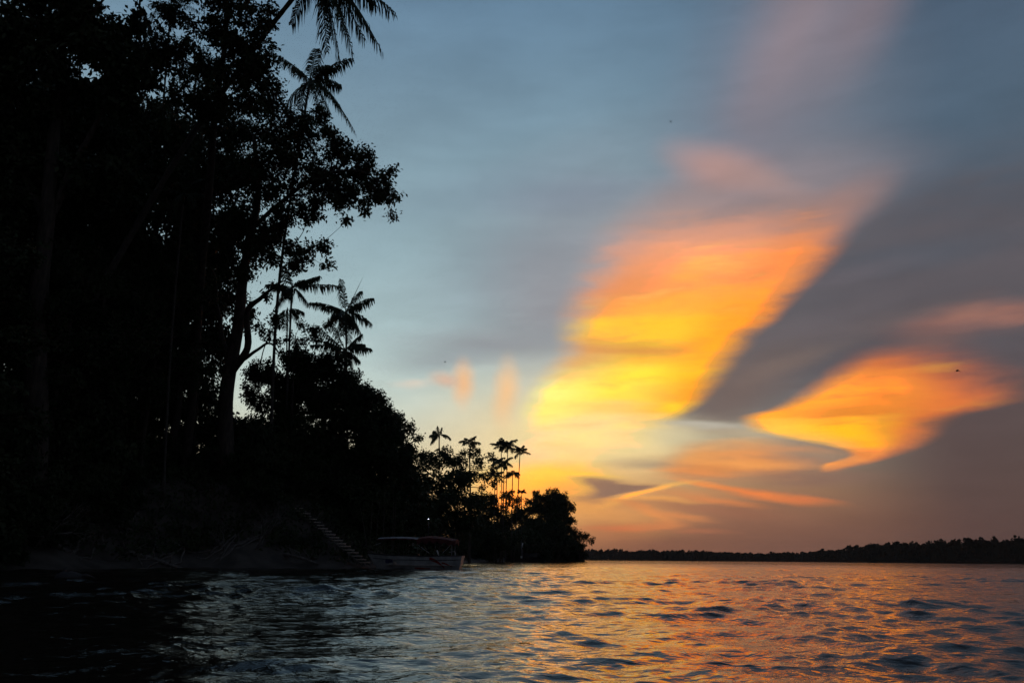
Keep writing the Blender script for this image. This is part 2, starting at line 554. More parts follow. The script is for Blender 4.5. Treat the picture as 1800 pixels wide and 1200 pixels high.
M = {
    'leaf': material('leaf', (0.040, 0.055, 0.020), 0.65, 0.4, 0.6, spec=0.2),
    'palm_leaf': material('palm_leaf', (0.042, 0.058, 0.022), 0.55, 0.35, 0.8, spec=0.25),
    'bark': material('bark', (0.075, 0.058, 0.044), 0.9, 0.45, 4.0, 0.7, 9.0, stretch=(1, 1, 0.25)),
    'palm_bark': material('palm_bark', (0.10, 0.088, 0.072), 0.9, 0.35, 5.0, 0.5, 14.0, stretch=(1, 1, 2.0)),
    'mud': material('mud', (0.075, 0.062, 0.05), 0.75, 0.5, 0.7, 0.8, 3.0),
    'far_leaf': material('far_leaf', (0.022, 0.024, 0.014), 0.9, 0.4, 0.02, spec=0.0),
    'deadwood': material('deadwood', (0.16, 0.14, 0.12), 0.85, 0.4, 6.0, 0.5, 20.0),
    'plank': material('plank', (0.46, 0.38, 0.31), 0.8, 0.45, 3.0, 0.5, 25.0, stretch=(1, 6, 1)),
    'hull_paint': material('hull_paint', (0.48, 0.49, 0.47), 0.45, 0.3, 1.6, 0.15, 14.0, spec=0.5),
    'hull_inside': material('hull_inside', (0.14, 0.14, 0.13), 0.7, 0.3, 2.0),
    'hull_dark': material('hull_dark', (0.045, 0.04, 0.038), 0.6, 0.4, 2.0),
    'red_paint': material('red_paint', (0.33, 0.035, 0.025), 0.5, 0.3, 3.0, spec=0.5),
    'blue_paint': material('blue_paint', (0.05, 0.06, 0.14), 0.5, 0.3, 3.0, spec=0.5),
    'red_canvas': material('red_canvas', (0.12, 0.032, 0.03), 0.85, 0.35, 2.5, 0.3, 12.0),
    'grey_canvas': material('grey_canvas', (0.24, 0.25, 0.27), 0.8, 0.3, 1.5, 0.3, 9.0),
    'steel': material('steel', (0.55, 0.55, 0.55), 0.3, 0.15, 6.0, spec=0.6),
    'white_paint': material('white_paint', (0.75, 0.74, 0.70), 0.45, 0.15, 5.0, spec=0.5),
    'feather': material('feather', (0.02, 0.018, 0.018), 0.8, 0.3, 20.0),
    'lamp_metal': material('lamp_metal', (0.03, 0.03, 0.03), 0.5, 0.2, 8.0),
}


def water_material():
    m = bpy.data.materials.new('river_water')
    m.use_nodes = True
    t = m.node_tree
    b = t.nodes['Principled BSDF']
    b.inputs['Base Color'].default_value = (0.018, 0.014, 0.010, 1)
    b.inputs['Roughness'].default_value = 0.035
    b.inputs['IOR'].default_value = 1.40
    c = t.nodes.new('ShaderNodeTexCoord')
    prev = None
    for sc, st_, dist, strength, rot in ((4.5, (0.7, 1.0, 1.0), 0.042, 0.7, 14), (13.0, (0.7, 1.0, 1.0), 0.010, 0.6, -20)):
        mp_ = t.nodes.new('ShaderNodeMapping')
        mp_.inputs[2].default_value = (0, 0, R(rot))
        mp_.inputs[3].default_value = st_
        t.links.new(c.outputs['Object'], mp_.inputs[0])
        n = t.nodes.new('ShaderNodeTexNoise')
        n.inputs['Scale'].default_value = sc
        n.inputs['Detail'].default_value = 2.5
        n.inputs['Roughness'].default_value = 0.5
        n.inputs['Distortion'].default_value = 0.4
        t.links.new(mp_.outputs[0], n.inputs['Vector'])
        bp = t.nodes.new('ShaderNodeBump')
        bp.inputs['Strength'].default_value = strength
        bp.inputs['Distance'].default_value = dist
        t.links.new(n.outputs['Fac'], bp.inputs['Height'])
        if prev:
            t.links.new(prev.outputs[0], bp.inputs['Normal'])
        prev = bp
    t.links.new(prev.outputs[0], b.inputs['Normal'])
    return m


M['water'] = water_material()


# ------------------------------------------------------------------ mesh helpers
def mesh_from(name, V, Q, mat, T=None, smooth=False):
    """Mesh from numpy vertices, quads Q and triangles T."""
    V = np.asarray(V, dtype=np.float32).reshape(-1, 3)
    Q = np.asarray(Q if Q is not None else [], dtype=np.int32).reshape(-1, 4)
    T = np.asarray(T if T is not None else [], dtype=np.int32).reshape(-1, 3)
    me = bpy.data.meshes.new(name)
    me.vertices.add(len(V))
    me.vertices.foreach_set('co', V.ravel())
    loops = np.concatenate([Q.ravel(), T.ravel()])
    me.loops.add(len(loops))
    me.loops.foreach_set('vertex_index', loops)
    starts = np.concatenate([np.arange(len(Q)) * 4, len(Q) * 4 + np.arange(len(T)) * 3]).astype(np.int32)
    me.polygons.add(len(starts))
    me.polygons.foreach_set('loop_start', starts)
    if smooth:
        me.polygons.foreach_set('use_smooth', np.ones(len(starts), dtype=bool))
    me.update(calc_edges=True)
    me.materials.append(mat)
    return me


def link(name, me, parent=None, **props):
    o = bpy.data.objects.new(name, me)
    COL.objects.link(o)
    if parent is not None:
        o.parent = parent
    for kk, v in props.items():
        if v is not None:
            o[kk] = v
    return o


def empty(name, loc, label, category, group=None):
    o = bpy.data.objects.new(name, None)
    COL.objects.link(o)
    o.location = loc
    o['label'] = label
    o['category'] = category
    if group:
        o['group'] = group
    return o


def copy_tree(o, parent=None):
    c = o.copy()
    COL.objects.link(c)
    c.parent = parent
    for ch in list(o.children):
        copy_tree(ch, c)
    return c


class MB:
    """Collects tubes, boxes and grids into one mesh."""
    def __init__(self):
        self.V, self.Q, self.T, self.n = [], [], [], 0

    def add(self, V, Q=None, T=None):
        V = np.asarray(V, float).reshape(-1, 3)
        if Q is not None and len(Q):
            self.Q.append(np.asarray(Q, int).reshape(-1, 4) + self.n)
        if T is not None and len(T):
            self.T.append(np.asarray(T, int).reshape(-1, 3) + self.n)
        self.V.append(V)
        self.n += len(V)

    def tube(self, pts, rad, sides=6):
        pts = np.asarray(pts, float)
        rad = np.broadcast_to(np.asarray(rad, float), (len(pts),))
        tan = np.gradient(pts, axis=0)
        tan /= np.linalg.norm(tan, axis=1)[:, None] + 1e-9
        ref = np.array([0.31, 0.95, 0.05]) if abs(tan[0][2]) > 0.8 else np.array([0, 0, 1.0])
        a = np.cross(tan, ref)
        a /= np.linalg.norm(a, axis=1)[:, None] + 1e-9
        b = np.cross(tan, a)
        ang = np.linspace(0, 2 * math.pi, sides, endpoint=False)
        V = pts[:, None] + rad[:, None, None] * (np.cos(ang)[None, :, None] * a[:, None] + np.sin(ang)[None, :, None] * b[:, None])
        i = np.arange(len(pts) - 1)[:, None] * sides
        j = np.arange(sides)[None]
        jn = (j + 1) % sides
        Q = np.stack([i + j, i + jn, i + sides + jn, i + sides + j], -1).reshape(-1, 4)
        base = np.array([[0, k_ + 1, k_] for k_ in range(1, sides - 1)])
        e = (len(pts) - 1) * sides
        top = np.array([[e, e + k_, e + k_ + 1] for k_ in range(1, sides - 1)])
        self.add(V.reshape(-1, 3), Q, np.concatenate([base, top]))

    def box(self, c, s, rot=None):
        s = np.asarray(s, float) / 2
        V = np.array([[x, y, z] for x in (-1, 1) for y in (-1, 1) for z in (-1, 1)], float) * s
        if rot is not None:
            V = V @ np.asarray(rot).T
        self.add(V + np.asarray(c, float), [[0, 1, 3, 2], [4, 6, 7, 5], [0, 4, 5, 1], [2, 3, 7, 6], [0, 2, 6, 4], [1, 5, 7, 3]])

    def mesh(self, name, mat, smooth=False):
        V = np.concatenate(self.V)
        Q = np.concatenate(self.Q) if self.Q else None
        T = np.concatenate(self.T) if self.T else None
        return mesh_from(name, V, Q, mat, T, smooth)

    def build(self, name, mat, parent=None, smooth=False, **props):
        return link(name, self.mesh(name, mat, smooth), parent, **props)


# ------------------------------------------------------------------ river
def waves(x, y, res):
    """Wind chop: short-crested waves running towards the near shore. res = local mesh spacing."""
    rng = np.random.default_rng(11)
    dx = np.zeros_like(x); dy = np.zeros_like(x); dz = np.zeros_like(x)
    # gusts and lulls
    gust = 1.0 + 0.30 * np.sin(0.31 * x + 0.12 * y + 1.0) * np.sin(0.23 * y - 0.17 * x + 2.0) + 0.22 * np.sin(0.09 * x - 0.14 * y)
    nw = 100
    lam = np.exp(np.linspace(math.log(0.11), math.log(2.9), nw)) * np.exp(rng.normal(0, 0.04, nw))
    for i in range(nw):
        th = R(-90 + 18) + rng.normal(0, R(50) * (1.0 if lam[i] < 1.2 else 0.65))
        kk = 2 * math.pi / lam[i]
        sl = 0.215 * math.sqrt(2.0 / nw) * rng.uniform(0.6, 1.4)
        if lam[i] > 0.9:
            sl *= 0.84
        amp = sl / kk
        fade = np.clip((lam[i] / res - 2.2) / 3.0, 0, 1)
        ph = kk * (x * math.cos(th) + y * math.sin(th)) + rng.uniform(0, 6.28)
        a = amp * fade * gust
        dz += a * np.cos(ph)
        q = 1.0 * a
        dx -= q * math.cos(th) * np.sin(ph)
        dy -= q * math.sin(th) * np.sin(ph)
    return dx, dy, dz


def build_river():
    nr, na = 940, 900
    r = np.concatenate([[0.3, 1.2, 2.4, 3.4], 4.2 * np.exp(np.linspace(0, math.log(320 / 4.2), nr - 44)), np.exp(np.linspace(math.log(330), math.log(3600), 40))])
    th = np.concatenate([np.linspace(R(-58), R(58), na)])
    rr, tt = np.meshgrid(r, th, indexing='ij')
    x = rr * np.sin(tt)
    y = rr * np.cos(tt)
    res = np.maximum(np.gradient(r)[:, None], rr * (th[1] - th[0]))
    dx, dy, dz = waves(x, y, res)
    V = np.stack([x + dx, y + dy, dz], -1).reshape(-1, 3)
    i = np.arange(nr - 1)[:, None] * na
    j = np.arange(na - 1)[None]
    Q = np.stack([i + j, i + j + 1, i + na + j + 1, i + na + j], -1).reshape(-1, 4)[:, ::-1]
    # the rest of the river round and behind the boat, coarser
    n0 = len(V)
    na2 = 90
    th2 = np.linspace(R(58), R(302), na2)
    r2 = r[::12]
    rr, tt = np.meshgrid(r2, th2, indexing='ij')
    x2, y2 = rr * np.sin(tt), rr * np.cos(tt)
    V2 = np.stack([x2, y2, np.zeros_like(x2)], -1).reshape(-1, 3)
    i = np.arange(len(r2) - 1)[:, None] * na2
    j = np.arange(na2 - 1)[None]
    Q2 = np.stack([i + j, i + j + 1, i + na2 + j + 1, i + na2 + j], -1).reshape(-1, 4)[:, ::-1] + n0
    me = mesh_from('river', np.concatenate([V, V2]), np.concatenate([Q, Q2]), M['water'], smooth=True)
    link('river', me, kind='structure', label='choppy brown river reflecting the sunset', category='river')


build_river()

# ------------------------------------------------------------------ near bank
SHORE = np.array([(-90, -90), (-64, -30), (-50, 12), (-38, 36), (-30.5, 50), (-27, 58), (-21.5, 64), (-16, 67.5), (-11.7, 70), (-9.6, 82),
                  (-8.2, 110), (-9.5, 190), (-2, 280), (14, 330), (27, 350), (32, 372), (22, 400), (0, 480), (-120, 600), (-400, 640)], float)


def catmull(P, n=10):
    out = []
    P = np.vstack([2 * P[0] - P[1], P, 2 * P[-1] - P[-2]])
    for i in range(1, len(P) - 2):
        p0, p1, p2, p3 = P[i - 1:i + 3]
        for t in np.linspace(0, 1, n, endpoint=False):
            out.append(0.5 * (2 * p1 + (p2 - p0) * t + (2 * p0 - 5 * p1 + 4 * p2 - p3) * t * t + (3 * p1 - p0 - 3 * p2 + p3) * t ** 3))
    out.append(P[-2])
    return np.array(out)


SHORE_C = catmull(SHORE, 8)
LAND = np.vstack([SHORE_C, [(-600, 640), (-600, -90)]])


def shore_dist(x, y):
    """Signed distance to the water's edge, positive on land."""
    x = np.asarray(x, float); y = np.asarray(y, float)
    d2 = np.full(x.shape, 1e12)
    inside = np.zeros(x.shape, bool)
    n = len(LAND)
    for i in range(n):
        a, b = LAND[i], LAND[(i + 1) % n]
        if i < len(SHORE_C) - 1:
            e = b - a
            t = np.clip(((x - a[0]) * e[0] + (y - a[1]) * e[1]) / (e @ e), 0, 1)
            d2 = np.minimum(d2, (x - a[0] - t * e[0]) ** 2 + (y - a[1] - t * e[1]) ** 2)
        c = (a[1] > y) != (b[1] > y)
        with np.errstate(divide='ignore', invalid='ignore'):
            xi = a[0] + (y - a[1]) / (b[1] - a[1] if b[1] != a[1] else 1e-9) * (b[0] - a[0])
        inside ^= c & (x < xi)
    return np.where(inside, 1, -1) * np.sqrt(d2)


def bumpy(x, y):
    return (0.5 * np.sin(0.9 * x + 0.4 * y) + 0.5 * np.sin(0.53 * y - 0.71 * x + 1.3) + 0.35 * np.sin(1.9 * x - 1.1 * y)
            + 0.25 * np.sin(2.9 * y + 2.2 * x + 0.7) + 0.15 * np.sin(5.3 * x + 4.1 * y))


STAIR_A, STAIR_B = at(520, 890, 75.0), at(645, 991, 70.2)


def ground_z(x, y):
    x = np.asarray(x, float); y = np.asarray(y, float)
    sd = shore_dist(x, y) + 0.5 * np.sin(0.35 * x + 0.22 * y) + 0.35 * np.sin(0.9 * y - 0.5 * x)
    H = np.interp(y, [0, 60, 78, 120, 200, 340, 600], [7.0, 7.3, 7.0, 4.6, 3.6, 3.0, 3.0])
    t = np.clip((sd - 1.2) / 9.0, 0, 1)
    z = np.where(sd < 0, np.maximum(sd * 0.3, -2.5), np.minimum(sd, 1.6) * 0.32)
    z = z + np.maximum(H - 0.5, 0) * (t * t * (3 - 2 * t)) + np.clip(sd, 0, 2) * 0.13 * bumpy(x, y)
    # trodden cut in the bank under the stairway
    e = STAIR_B - STAIR_A
    f = np.clip(((x - STAIR_A[0]) * e[0] + (y - STAIR_A[1]) * e[1]) / (e[0] ** 2 + e[1] ** 2), 0, 1)
    dist = np.hypot(x - STAIR_A[0] - f * e[0], y - STAIR_A[1] - f * e[1])
    z = np.minimum(z, STAIR_A[2] + f * e[2] - 0.18 + np.maximum(dist - 1.0, 0) * 1.1)
    return z


def build_bank():
    xs = np.concatenate([np.arange(-420, -80, 10), np.arange(-80, 0, 0.55), np.arange(0, 60, 2.5)])
    ys = np.concatenate([np.arange(-85, 20, 4), np.arange(20, 95, 0.6), np.arange(95, 420, 2.5), np.arange(420, 640, 12)])
    X, Y = np.meshgrid(xs, ys, indexing='ij')
    Z = ground_z(X, Y)
    V = np.stack([X, Y, Z], -1).reshape(-1, 3)
    ny = len(ys)
    i = np.arange(len(xs) - 1)[:, None] * ny
    j = np.arange(ny - 1)[None]
    Q = np.stack([i + j, i + ny + j, i + ny + j + 1, i + j + 1], -1).reshape(-1, 4)
    keep = (Z.ravel()[Q] > -2.4).any(1)
    link('river_bank', mesh_from('river_bank', V, Q[keep], M['mud'], smooth=True), kind='structure',
         label='steep muddy river bank under the forest', category='bank')


build_bank()


# far shore: a low bank with one mass of trees
def build_far():
    px = np.array([940, 1030, 1200, 1280, 1400, 1450, 1520, 1620, 1700, 1800, 2000, 2400, 3200, 5000])
    Dd = np.array([1600, 1550, 1500, 1450, 1380, 1250, 1080, 960, 920, 890, 820, 700, 560, 300])
    top = np.array([965, 964, 965, 969, 969, 963, 953, 946, 942, 939, 937, 925, 895, 830])
    n = 260
    s = np.linspace(0, len(px) - 1, n)
    PX = np.interp(s, np.arange(len(px)), px)
    D = np.interp(s, np.arange(len(px)), Dd)
    TP = np.interp(s, np.arange(len(px)), top)
    P = np.array([at(a, 984 + (a - 1000) * 0.0075, d) for a, d in zip(PX, D)])
    TZ = np.array([at(a, t_, d)[2] for a, t_, d in zip(PX, TP, D)])
    tang = np.gradient(P[:, :2], axis=0)
    tang /= np.linalg.norm(tang, axis=1)[:, None]
    nor = np.stack([-tang[:, 1], tang[:, 0]], -1)
    nor *= np.sign((nor * P[:, :2]).sum(1))[:, None]
    hill = np.maximum(TZ - 19.0, 1.0)
    rows = []
    for off, zf in ((-6, -1.0), (0, 0.0), (8, 1.6), (60, None), (300, None), (1200, None)):
        z = np.full(n, zf) if zf is not None else (hill if off == 60 else hill * 1.02)
        rows.append(np.column_stack([P[:, :2] + nor * off, z]))
    V = np.stack(rows)
    i = np.arange(len(rows) - 1)[:, None] * n
    j = np.arange(n - 1)[None]
    Q = np.stack([i + j, i + j + 1, i + n + j + 1, i + n + j], -1).reshape(-1, 4)
    link('far_bank', mesh_from('far_bank', V.reshape(-1, 3), Q, M['mud']), kind='structure', label='low bank on the far side of the river', category='bank')
    rng = np.random.default_rng(5)
    LV = []
    seg = np.concatenate([[0], np.cumsum(np.linalg.norm(np.diff(P[:, :2], axis=0), axis=1))])
    for row, (off, step) in enumerate(((3, 5.5), (14, 7.0), (30, 7.5), (55, 8.0))):
        for sl in np.arange(0, seg[-1], step):
            sl += rng.uniform(-2, 2)
            ii = np.interp(sl, seg, np.arange(n))
            i0 = int(min(ii, n - 2)); f = ii - i0
            p = (P[i0] * (1 - f) + P[i0 + 1] * f)[:2] + nor[i0] * (off + rng.uniform(-3, 3))
            hz = np.interp(ii, np.arange(n), hill)
            zg = hz * min(1.0, max(0.05, (off - 0) / 60.0))
            tz = np.interp(ii, np.arange(n), TZ)
            h = max(7.0, (tz - zg) * rng.uniform(0.70, 1.03)) * (0.7 if row == 0 else 1.0)
            if rng.random() < 0.05:
                h *= 1.10
            w = rng.uniform(3.5, 8.0)
            m = 56
            u = rng.normal(size=(m, 3)); u /= np.linalg.norm(u, axis=1)[:, None]
            c = np.column_stack([p[0] + u[:, 0] * w, p[1] + u[:, 1] * w, zg + h * 0.55 + u[:, 2] * h * 0.40])
            sz = rng.uniform(1.1, 2.3, m)
            a = rng.normal(size=(m, 3)); a /= np.linalg.norm(a, axis=1)[:, None]
            b = np.cross(a, rng.normal(size=(m, 3))); b /= np.linalg.norm(b, axis=1)[:, None]
            q = np.stack([c + sz[:, None] * a, c + sz[:, None] * b, c - sz[:, None] * a, c - sz[:, None] * b], 1)
            LV.append(q.reshape(-1, 3))
            # solid heart of the crown
            k = np.array([p[0], p[1], zg])
            ww = w * 0.8
            ring = [k + np.array([ww * math.cos(t_), ww * math.sin(t_), h * 0.1]) for t_ in (0.3, 1.87, 3.44, 5.0)]
            ring2 = [k + np.array([ww * 0.7 * math.cos(t_), ww * 0.7 * math.sin(t_), h * 0.86]) for t_ in (0.3, 1.87, 3.44, 5.0)]
            for e in range(4):
                LV.append(np.array([ring[e], ring[(e + 1) % 4], ring2[(e + 1) % 4], ring2[e]]))
    V = np.concatenate(LV)
    link('far_forest', mesh_from('far_forest', V, np.arange(len(V)).reshape(-1, 4), M['far_leaf']), kind='stuff',
         label='dark line of forest along the far shore', category='forest')


build_far()

# ------------------------------------------------------------------ trees
def gz(x, y):
    return float(ground_z(np.array([x]), np.array([y]))[0])


def smooth_line(pts, n=6):
    return catmull(np.asarray(pts, float), n)


def leaf_quads(C, Ld, rng, down=0.35, out=None, wide=0.24):
    """One folded leaf per centre C, length Ld."""
    n = len(C)
    d = rng.normal(size=(n, 3))
    if out is not None:
        d += out * 0.9
    d[:, 2] -= down
    d /= np.linalg.norm(d, axis=1)[:, None] + 1e-9
    s = np.cross(d, rng.normal(size=(n, 3)))
    s /= np.linalg.norm(s, axis=1)[:, None] + 1e-9
    Ln = (Ld * rng.uniform(0.65, 1.25, n))[:, None]
    base = C - d * Ln * 0.5
    tip = C + d * Ln * 0.5
    tip[:, 2] -= Ln[:, 0] * 0.12
    m = C + d * Ln * 0.02
    return np.stack([base, m + s * Ln * wide, tip, m - s * Ln * wide], 1).reshape(-1, 3)


def lobe_leaves(c, r, leaf, rng, depth=1.6, flat=0.85):
    """Leaves of one limb's foliage: clumps of twigs, thick at the outside, with gaps."""
    c = np.asarray(c, float)
    nsub = int(rng.integers(9, 14))
    u = rng.normal(size=(nsub, 3))
    u /= np.linalg.norm(u, axis=1)[:, None]
    sub_c = c + u * r * rng.uniform(0.35, 0.85, nsub)[:, None] * np.array([1, 1, flat])
    sub_r = r * rng.uniform(0.24, 0.46, nsub)
    total = depth * math.pi * r * r / (0.24 * leaf * leaf * 0.55)
    w = sub_r ** 2 / (sub_r ** 2).sum()
    out, twigs = [], []
    for k in range(nsub):
        nl = max(6, int(total * w[k]))
        nt = max(2, nl // 11)
        v = rng.normal(size=(nt, 3))
        v /= np.linalg.norm(v, axis=1)[:, None]
        tw = sub_c[k] + v * (sub_r[k] * rng.uniform(0.25, 1.0, nt) ** 0.6)[:, None] * np.array([1, 1, flat])
        idx = rng.integers(0, nt, nl)
        P = tw[idx] + rng.normal(0, leaf * 0.62, (nl, 3))
        o_ = P - c
        o_ /= np.linalg.norm(o_, axis=1)[:, None] + 1e-6
        out.append(leaf_quads(P, leaf, rng, 0.45, o_))
        twigs.append((sub_c[k], tw[:: max(1, nt // 5)]))
    return np.concatenate(out), twigs


def crown_and_wood(limbs, lobes, leaf, rng, depth, twig_r=0.03, forks=True):
    """limbs: list of (points, r0, r1); lobes: (centre, radius). Returns two meshes' data."""
    wood = MB()
    nodes = []
    for pts, r0, r1 in limbs:
        line = smooth_line(pts, 6)
        t = np.linspace(0, 1, len(line))
        line = line + np.stack([np.sin(t * 17 + r0 * 40), np.cos(t * 13 + r1 * 60), np.zeros_like(t)], -1) * r0 * 0.18
        wood.tube(line, r0 + (r1 - r0) * t, 8 if r0 > 0.25 else 6)
        nodes += [(p, r0 + (r1 - r0) * tt) for p, tt in zip(line[len(line) // 4:], t[len(line) // 4:])]
    NP = np.array([p for p, _ in nodes])
    NR = np.array([q for _, q in nodes])
    leaves = []
    for c, r in lobes:
        c = np.asarray(c, float)
        lv, tw = lobe_leaves(c, r, leaf, rng, depth)
        leaves.append(lv)
        if forks:
            low = NP[:, 2] < c[2] + 0.2 * r
            dd = np.linalg.norm(NP - c, axis=1) + np.where(low, 0, 3 * r)
            i = int(dd.argmin())
            rr = min(NR[i] * 0.6, 0.05 * r + 0.03)
            midp = (NP[i] + c) / 2 + np.array([rng.normal(0, 0.1 * r), rng.normal(0, 0.1 * r), -0.08 * dd[i]])
            wood.tube(smooth_line([NP[i], midp, c], 4), np.linspace(rr, rr * 0.45, 9), 5)
            for sc, tws in tw:
                m = (c + sc) / 2 + rng.normal(0, 0.06 * r, 3)
                wood.tube([c, m, sc], [rr * 0.42, rr * 0.3, twig_r], 4)
                for q in tws:
                    wood.tube([sc, (sc + q) / 2 + rng.normal(0, 0.04 * r, 3), q], [twig_r, twig_r * 0.7, twig_r * 0.35], 3)
    LV = np.concatenate(leaves)
    return wood, LV


def leaf_mesh(LV, mat):
    return mesh_from('crown', LV, np.arange(len(LV)).reshape(-1, 4), mat)


def tree(name, label, base, limbs, lobes, leaf=0.34, depth=1.6, seed=1, group=None, bark='bark', category='tree', twig_r=0.03, foliage='leaf'):
    """A tree placed by what the photograph shows of it; base (px, D) stands on the bank."""
    rng = np.random.default_rng(seed)
    b = at(base[0], 900, base[1])
    b[2] = gz(b[0], b[1])
    root = empty(name, tuple(b), label, category, group)
    W = []
    for k, (pts, r0, r1) in enumerate(limbs):
        P = [at(*p) for p in pts]
        if k == 0:
            P = [b - np.array([0, 0, 0.4])] + P
        W.append(([p - b for p in P], r0, r1))
    Lb = [(at(x, y, D) - b, r * D / F) for x, y, D, r in lobes]
    wood, LV = crown_and_wood(W, Lb, leaf, rng, depth, twig_r)
    wood.build('trunk', M[bark], root, smooth=True)
    link('crown', leaf_mesh(LV, M[foliage]), root, kind='stuff')
    return root


def frond_mesh(p0, p1, p2, rng, leaf_len, nleaf=34, width=0.05, hang=0.8):
    """Feather frond along the curve p0-p1-p2: midrib and drooping leaflets."""
    t = np.linspace(0, 1, 12)[:, None]
    rib = (1 - t) ** 2 * p0 + 2 * t * (1 - t) * p1 + t ** 2 * p2
    mb = MB()
    Ltot = np.linalg.norm(np.diff(rib, axis=0), axis=1).sum()
    mb.tube(rib, np.linspace(0.012 * Ltot, 0.002 * Ltot, 12), 4)
    tt = np.linspace(0.12, 0.99, nleaf)[:, None]
    Pt = (1 - tt) ** 2 * p0 + 2 * tt * (1 - tt) * p1 + tt ** 2 * p2
    Tn = 2 * (1 - tt) * (p1 - p0) + 2 * tt * (p2 - p1)
    Tn /= np.linalg.norm(Tn, axis=1)[:, None]
    side = np.cross(Tn, [0, 0, 1.0])
    side /= np.linalg.norm(side, axis=1)[:, None] + 1e-6
    prof = np.clip(np.sin(math.pi * (0.12 + 0.80 * tt[:, 0])) ** 0.6, 0.25, 1)
    V = []
    for sgn in (-1, 1):
        ll = (leaf_len * prof * rng.uniform(0.75, 1.12, nleaf))[:, None]
        d1 = side * sgn * rng.uniform(0.45, 0.95, (nleaf, 1)) + Tn * 0.55 + np.array([0, 0, -0.25]) + rng.normal(0, 0.10, (nleaf, 3))
        d1 /= np.linalg.norm(d1, axis=1)[:, None]
        d2 = d1 * 0.45 + np.array([0, 0, -hang]) + rng.normal(0, 0.08, (nleaf, 3))
        d2 /= np.linalg.norm(d2, axis=1)[:, None]
        a = Pt
        m = a + d1 * ll * 0.45
        e = m + d2 * ll * 0.6
        wv = Tn * width * 0.5
        V.append(np.stack([a - wv * 0.5, a + wv * 0.5, m + wv, m - wv], 1).reshape(-1, 4, 3))
        V.append(np.stack([m - wv, m + wv, e + wv * 0.12, e - wv * 0.12], 1).reshape(-1, 4, 3))
    V = np.concatenate(V).reshape(-1, 3)
    mb.add(V, np.arange(len(V)).reshape(-1, 4))
    return mb


def palm(label, crown, base, fronds=14, flen=3.2, leaf=0.75, r0=0.14, r1=0.09, seed=1, tips=None, bend=0.0, group=None, spear=False,
         nleaf=34, width=0.06, trunk_px=None, hang=0.8, up=(1.15, -0.75), shaft=True, droop=0.95):
    """crown (px, py, D); base (px, D) on the bank."""
    rng = np.random.default_rng(seed)
    c = at(*crown)
    b = at(base[0], 900, base[1])
    b[2] = gz(b[0], b[1])
    root = empty('palm_tree', tuple(b), label, 'palm', group)
    if trunk_px:
        pts = [b - np.array([0, 0, 0.4])] + [at(*p) for p in trunk_px] + [c]
    else:
        mid = (b + c) / 2 + np.array([bend, 0, 0])
        pts = [b - np.array([0, 0, 0.4]), mid, c]
    line = smooth_line(pts, 12)
    t = np.linspace(0, 1, len(line))
    rad = r0 + (r1 - r0) * np.clip(t * 1.1, 0, 1) + r0 * 0.7 * np.exp(-t * 18)
    rad = rad * (1 + 0.05 * np.sin(np.arange(len(line)) * 2.1))
    tr = MB()
    tr.tube(line - b, rad, 8)
    tr.build('trunk', M['palm_bark'], root, smooth=True)
    ax = line[-1] - line[-3]
    ax /= np.linalg.norm(ax)
    if shaft:
        sh = MB()
        sh.tube(np.array([c - ax * 0.1 * flen, c, c + ax * 0.16 * flen, c + ax * 0.30 * flen]) - b, [r1 * 1.25, r1 * 1.5, r1 * 1.1, r1 * 0.4], 6)
        sh.build('crownshaft', M['palm_leaf'], root, smooth=True)
    o = c + ax * 0.15 * flen
    todo = []
    if tips:
        for tx, ty, dD, arch in tips:
            p2 = at(tx, ty, crown[2] + dD)
            l = np.linalg.norm(p2 - o)
            todo.append((p2, (o + p2) / 2 + np.array([0, 0, arch * l])))
    for k in range(fronds):
        a = k * 2.39996 + rng.uniform(-0.45, 0.45)
        f = (k + 0.5) / fronds
        elv = up[0] + (up[1] - up[0]) * f + rng.uniform(-0.25, 0.25)
        l = flen * rng.uniform(0.70, 1.18) * (0.8 + 0.2 * math.sin(math.pi * f))
        h = np.array([math.cos(a), math.sin(a), 0])
        p1 = o + (h * math.cos(elv) + np.array([0, 0, math.sin(elv)])) * l * 0.55
        e2 = elv - droop - 0.35 * rng.random()
        p2 = p1 + (h * math.cos(e2) + np.array([0, 0, math.sin(e2)])) * l * 0.52
        todo.append((p2, p1))
    for p2, p1 in todo:
        frond_mesh(o - b, p1 - b, p2 - b, rng, leaf, nleaf, width, hang).build('frond', M['palm_leaf'], root)
    if spear:
        sp = MB()
        e = at(*spear)
        sp.tube(np.array([o, (o + e) / 2 + np.array([0.02, 0, 0.03]), e]) - b, [0.05, 0.035, 0.01], 5)
        sp.build('spear_leaf', M['palm_leaf'], root)
    return root


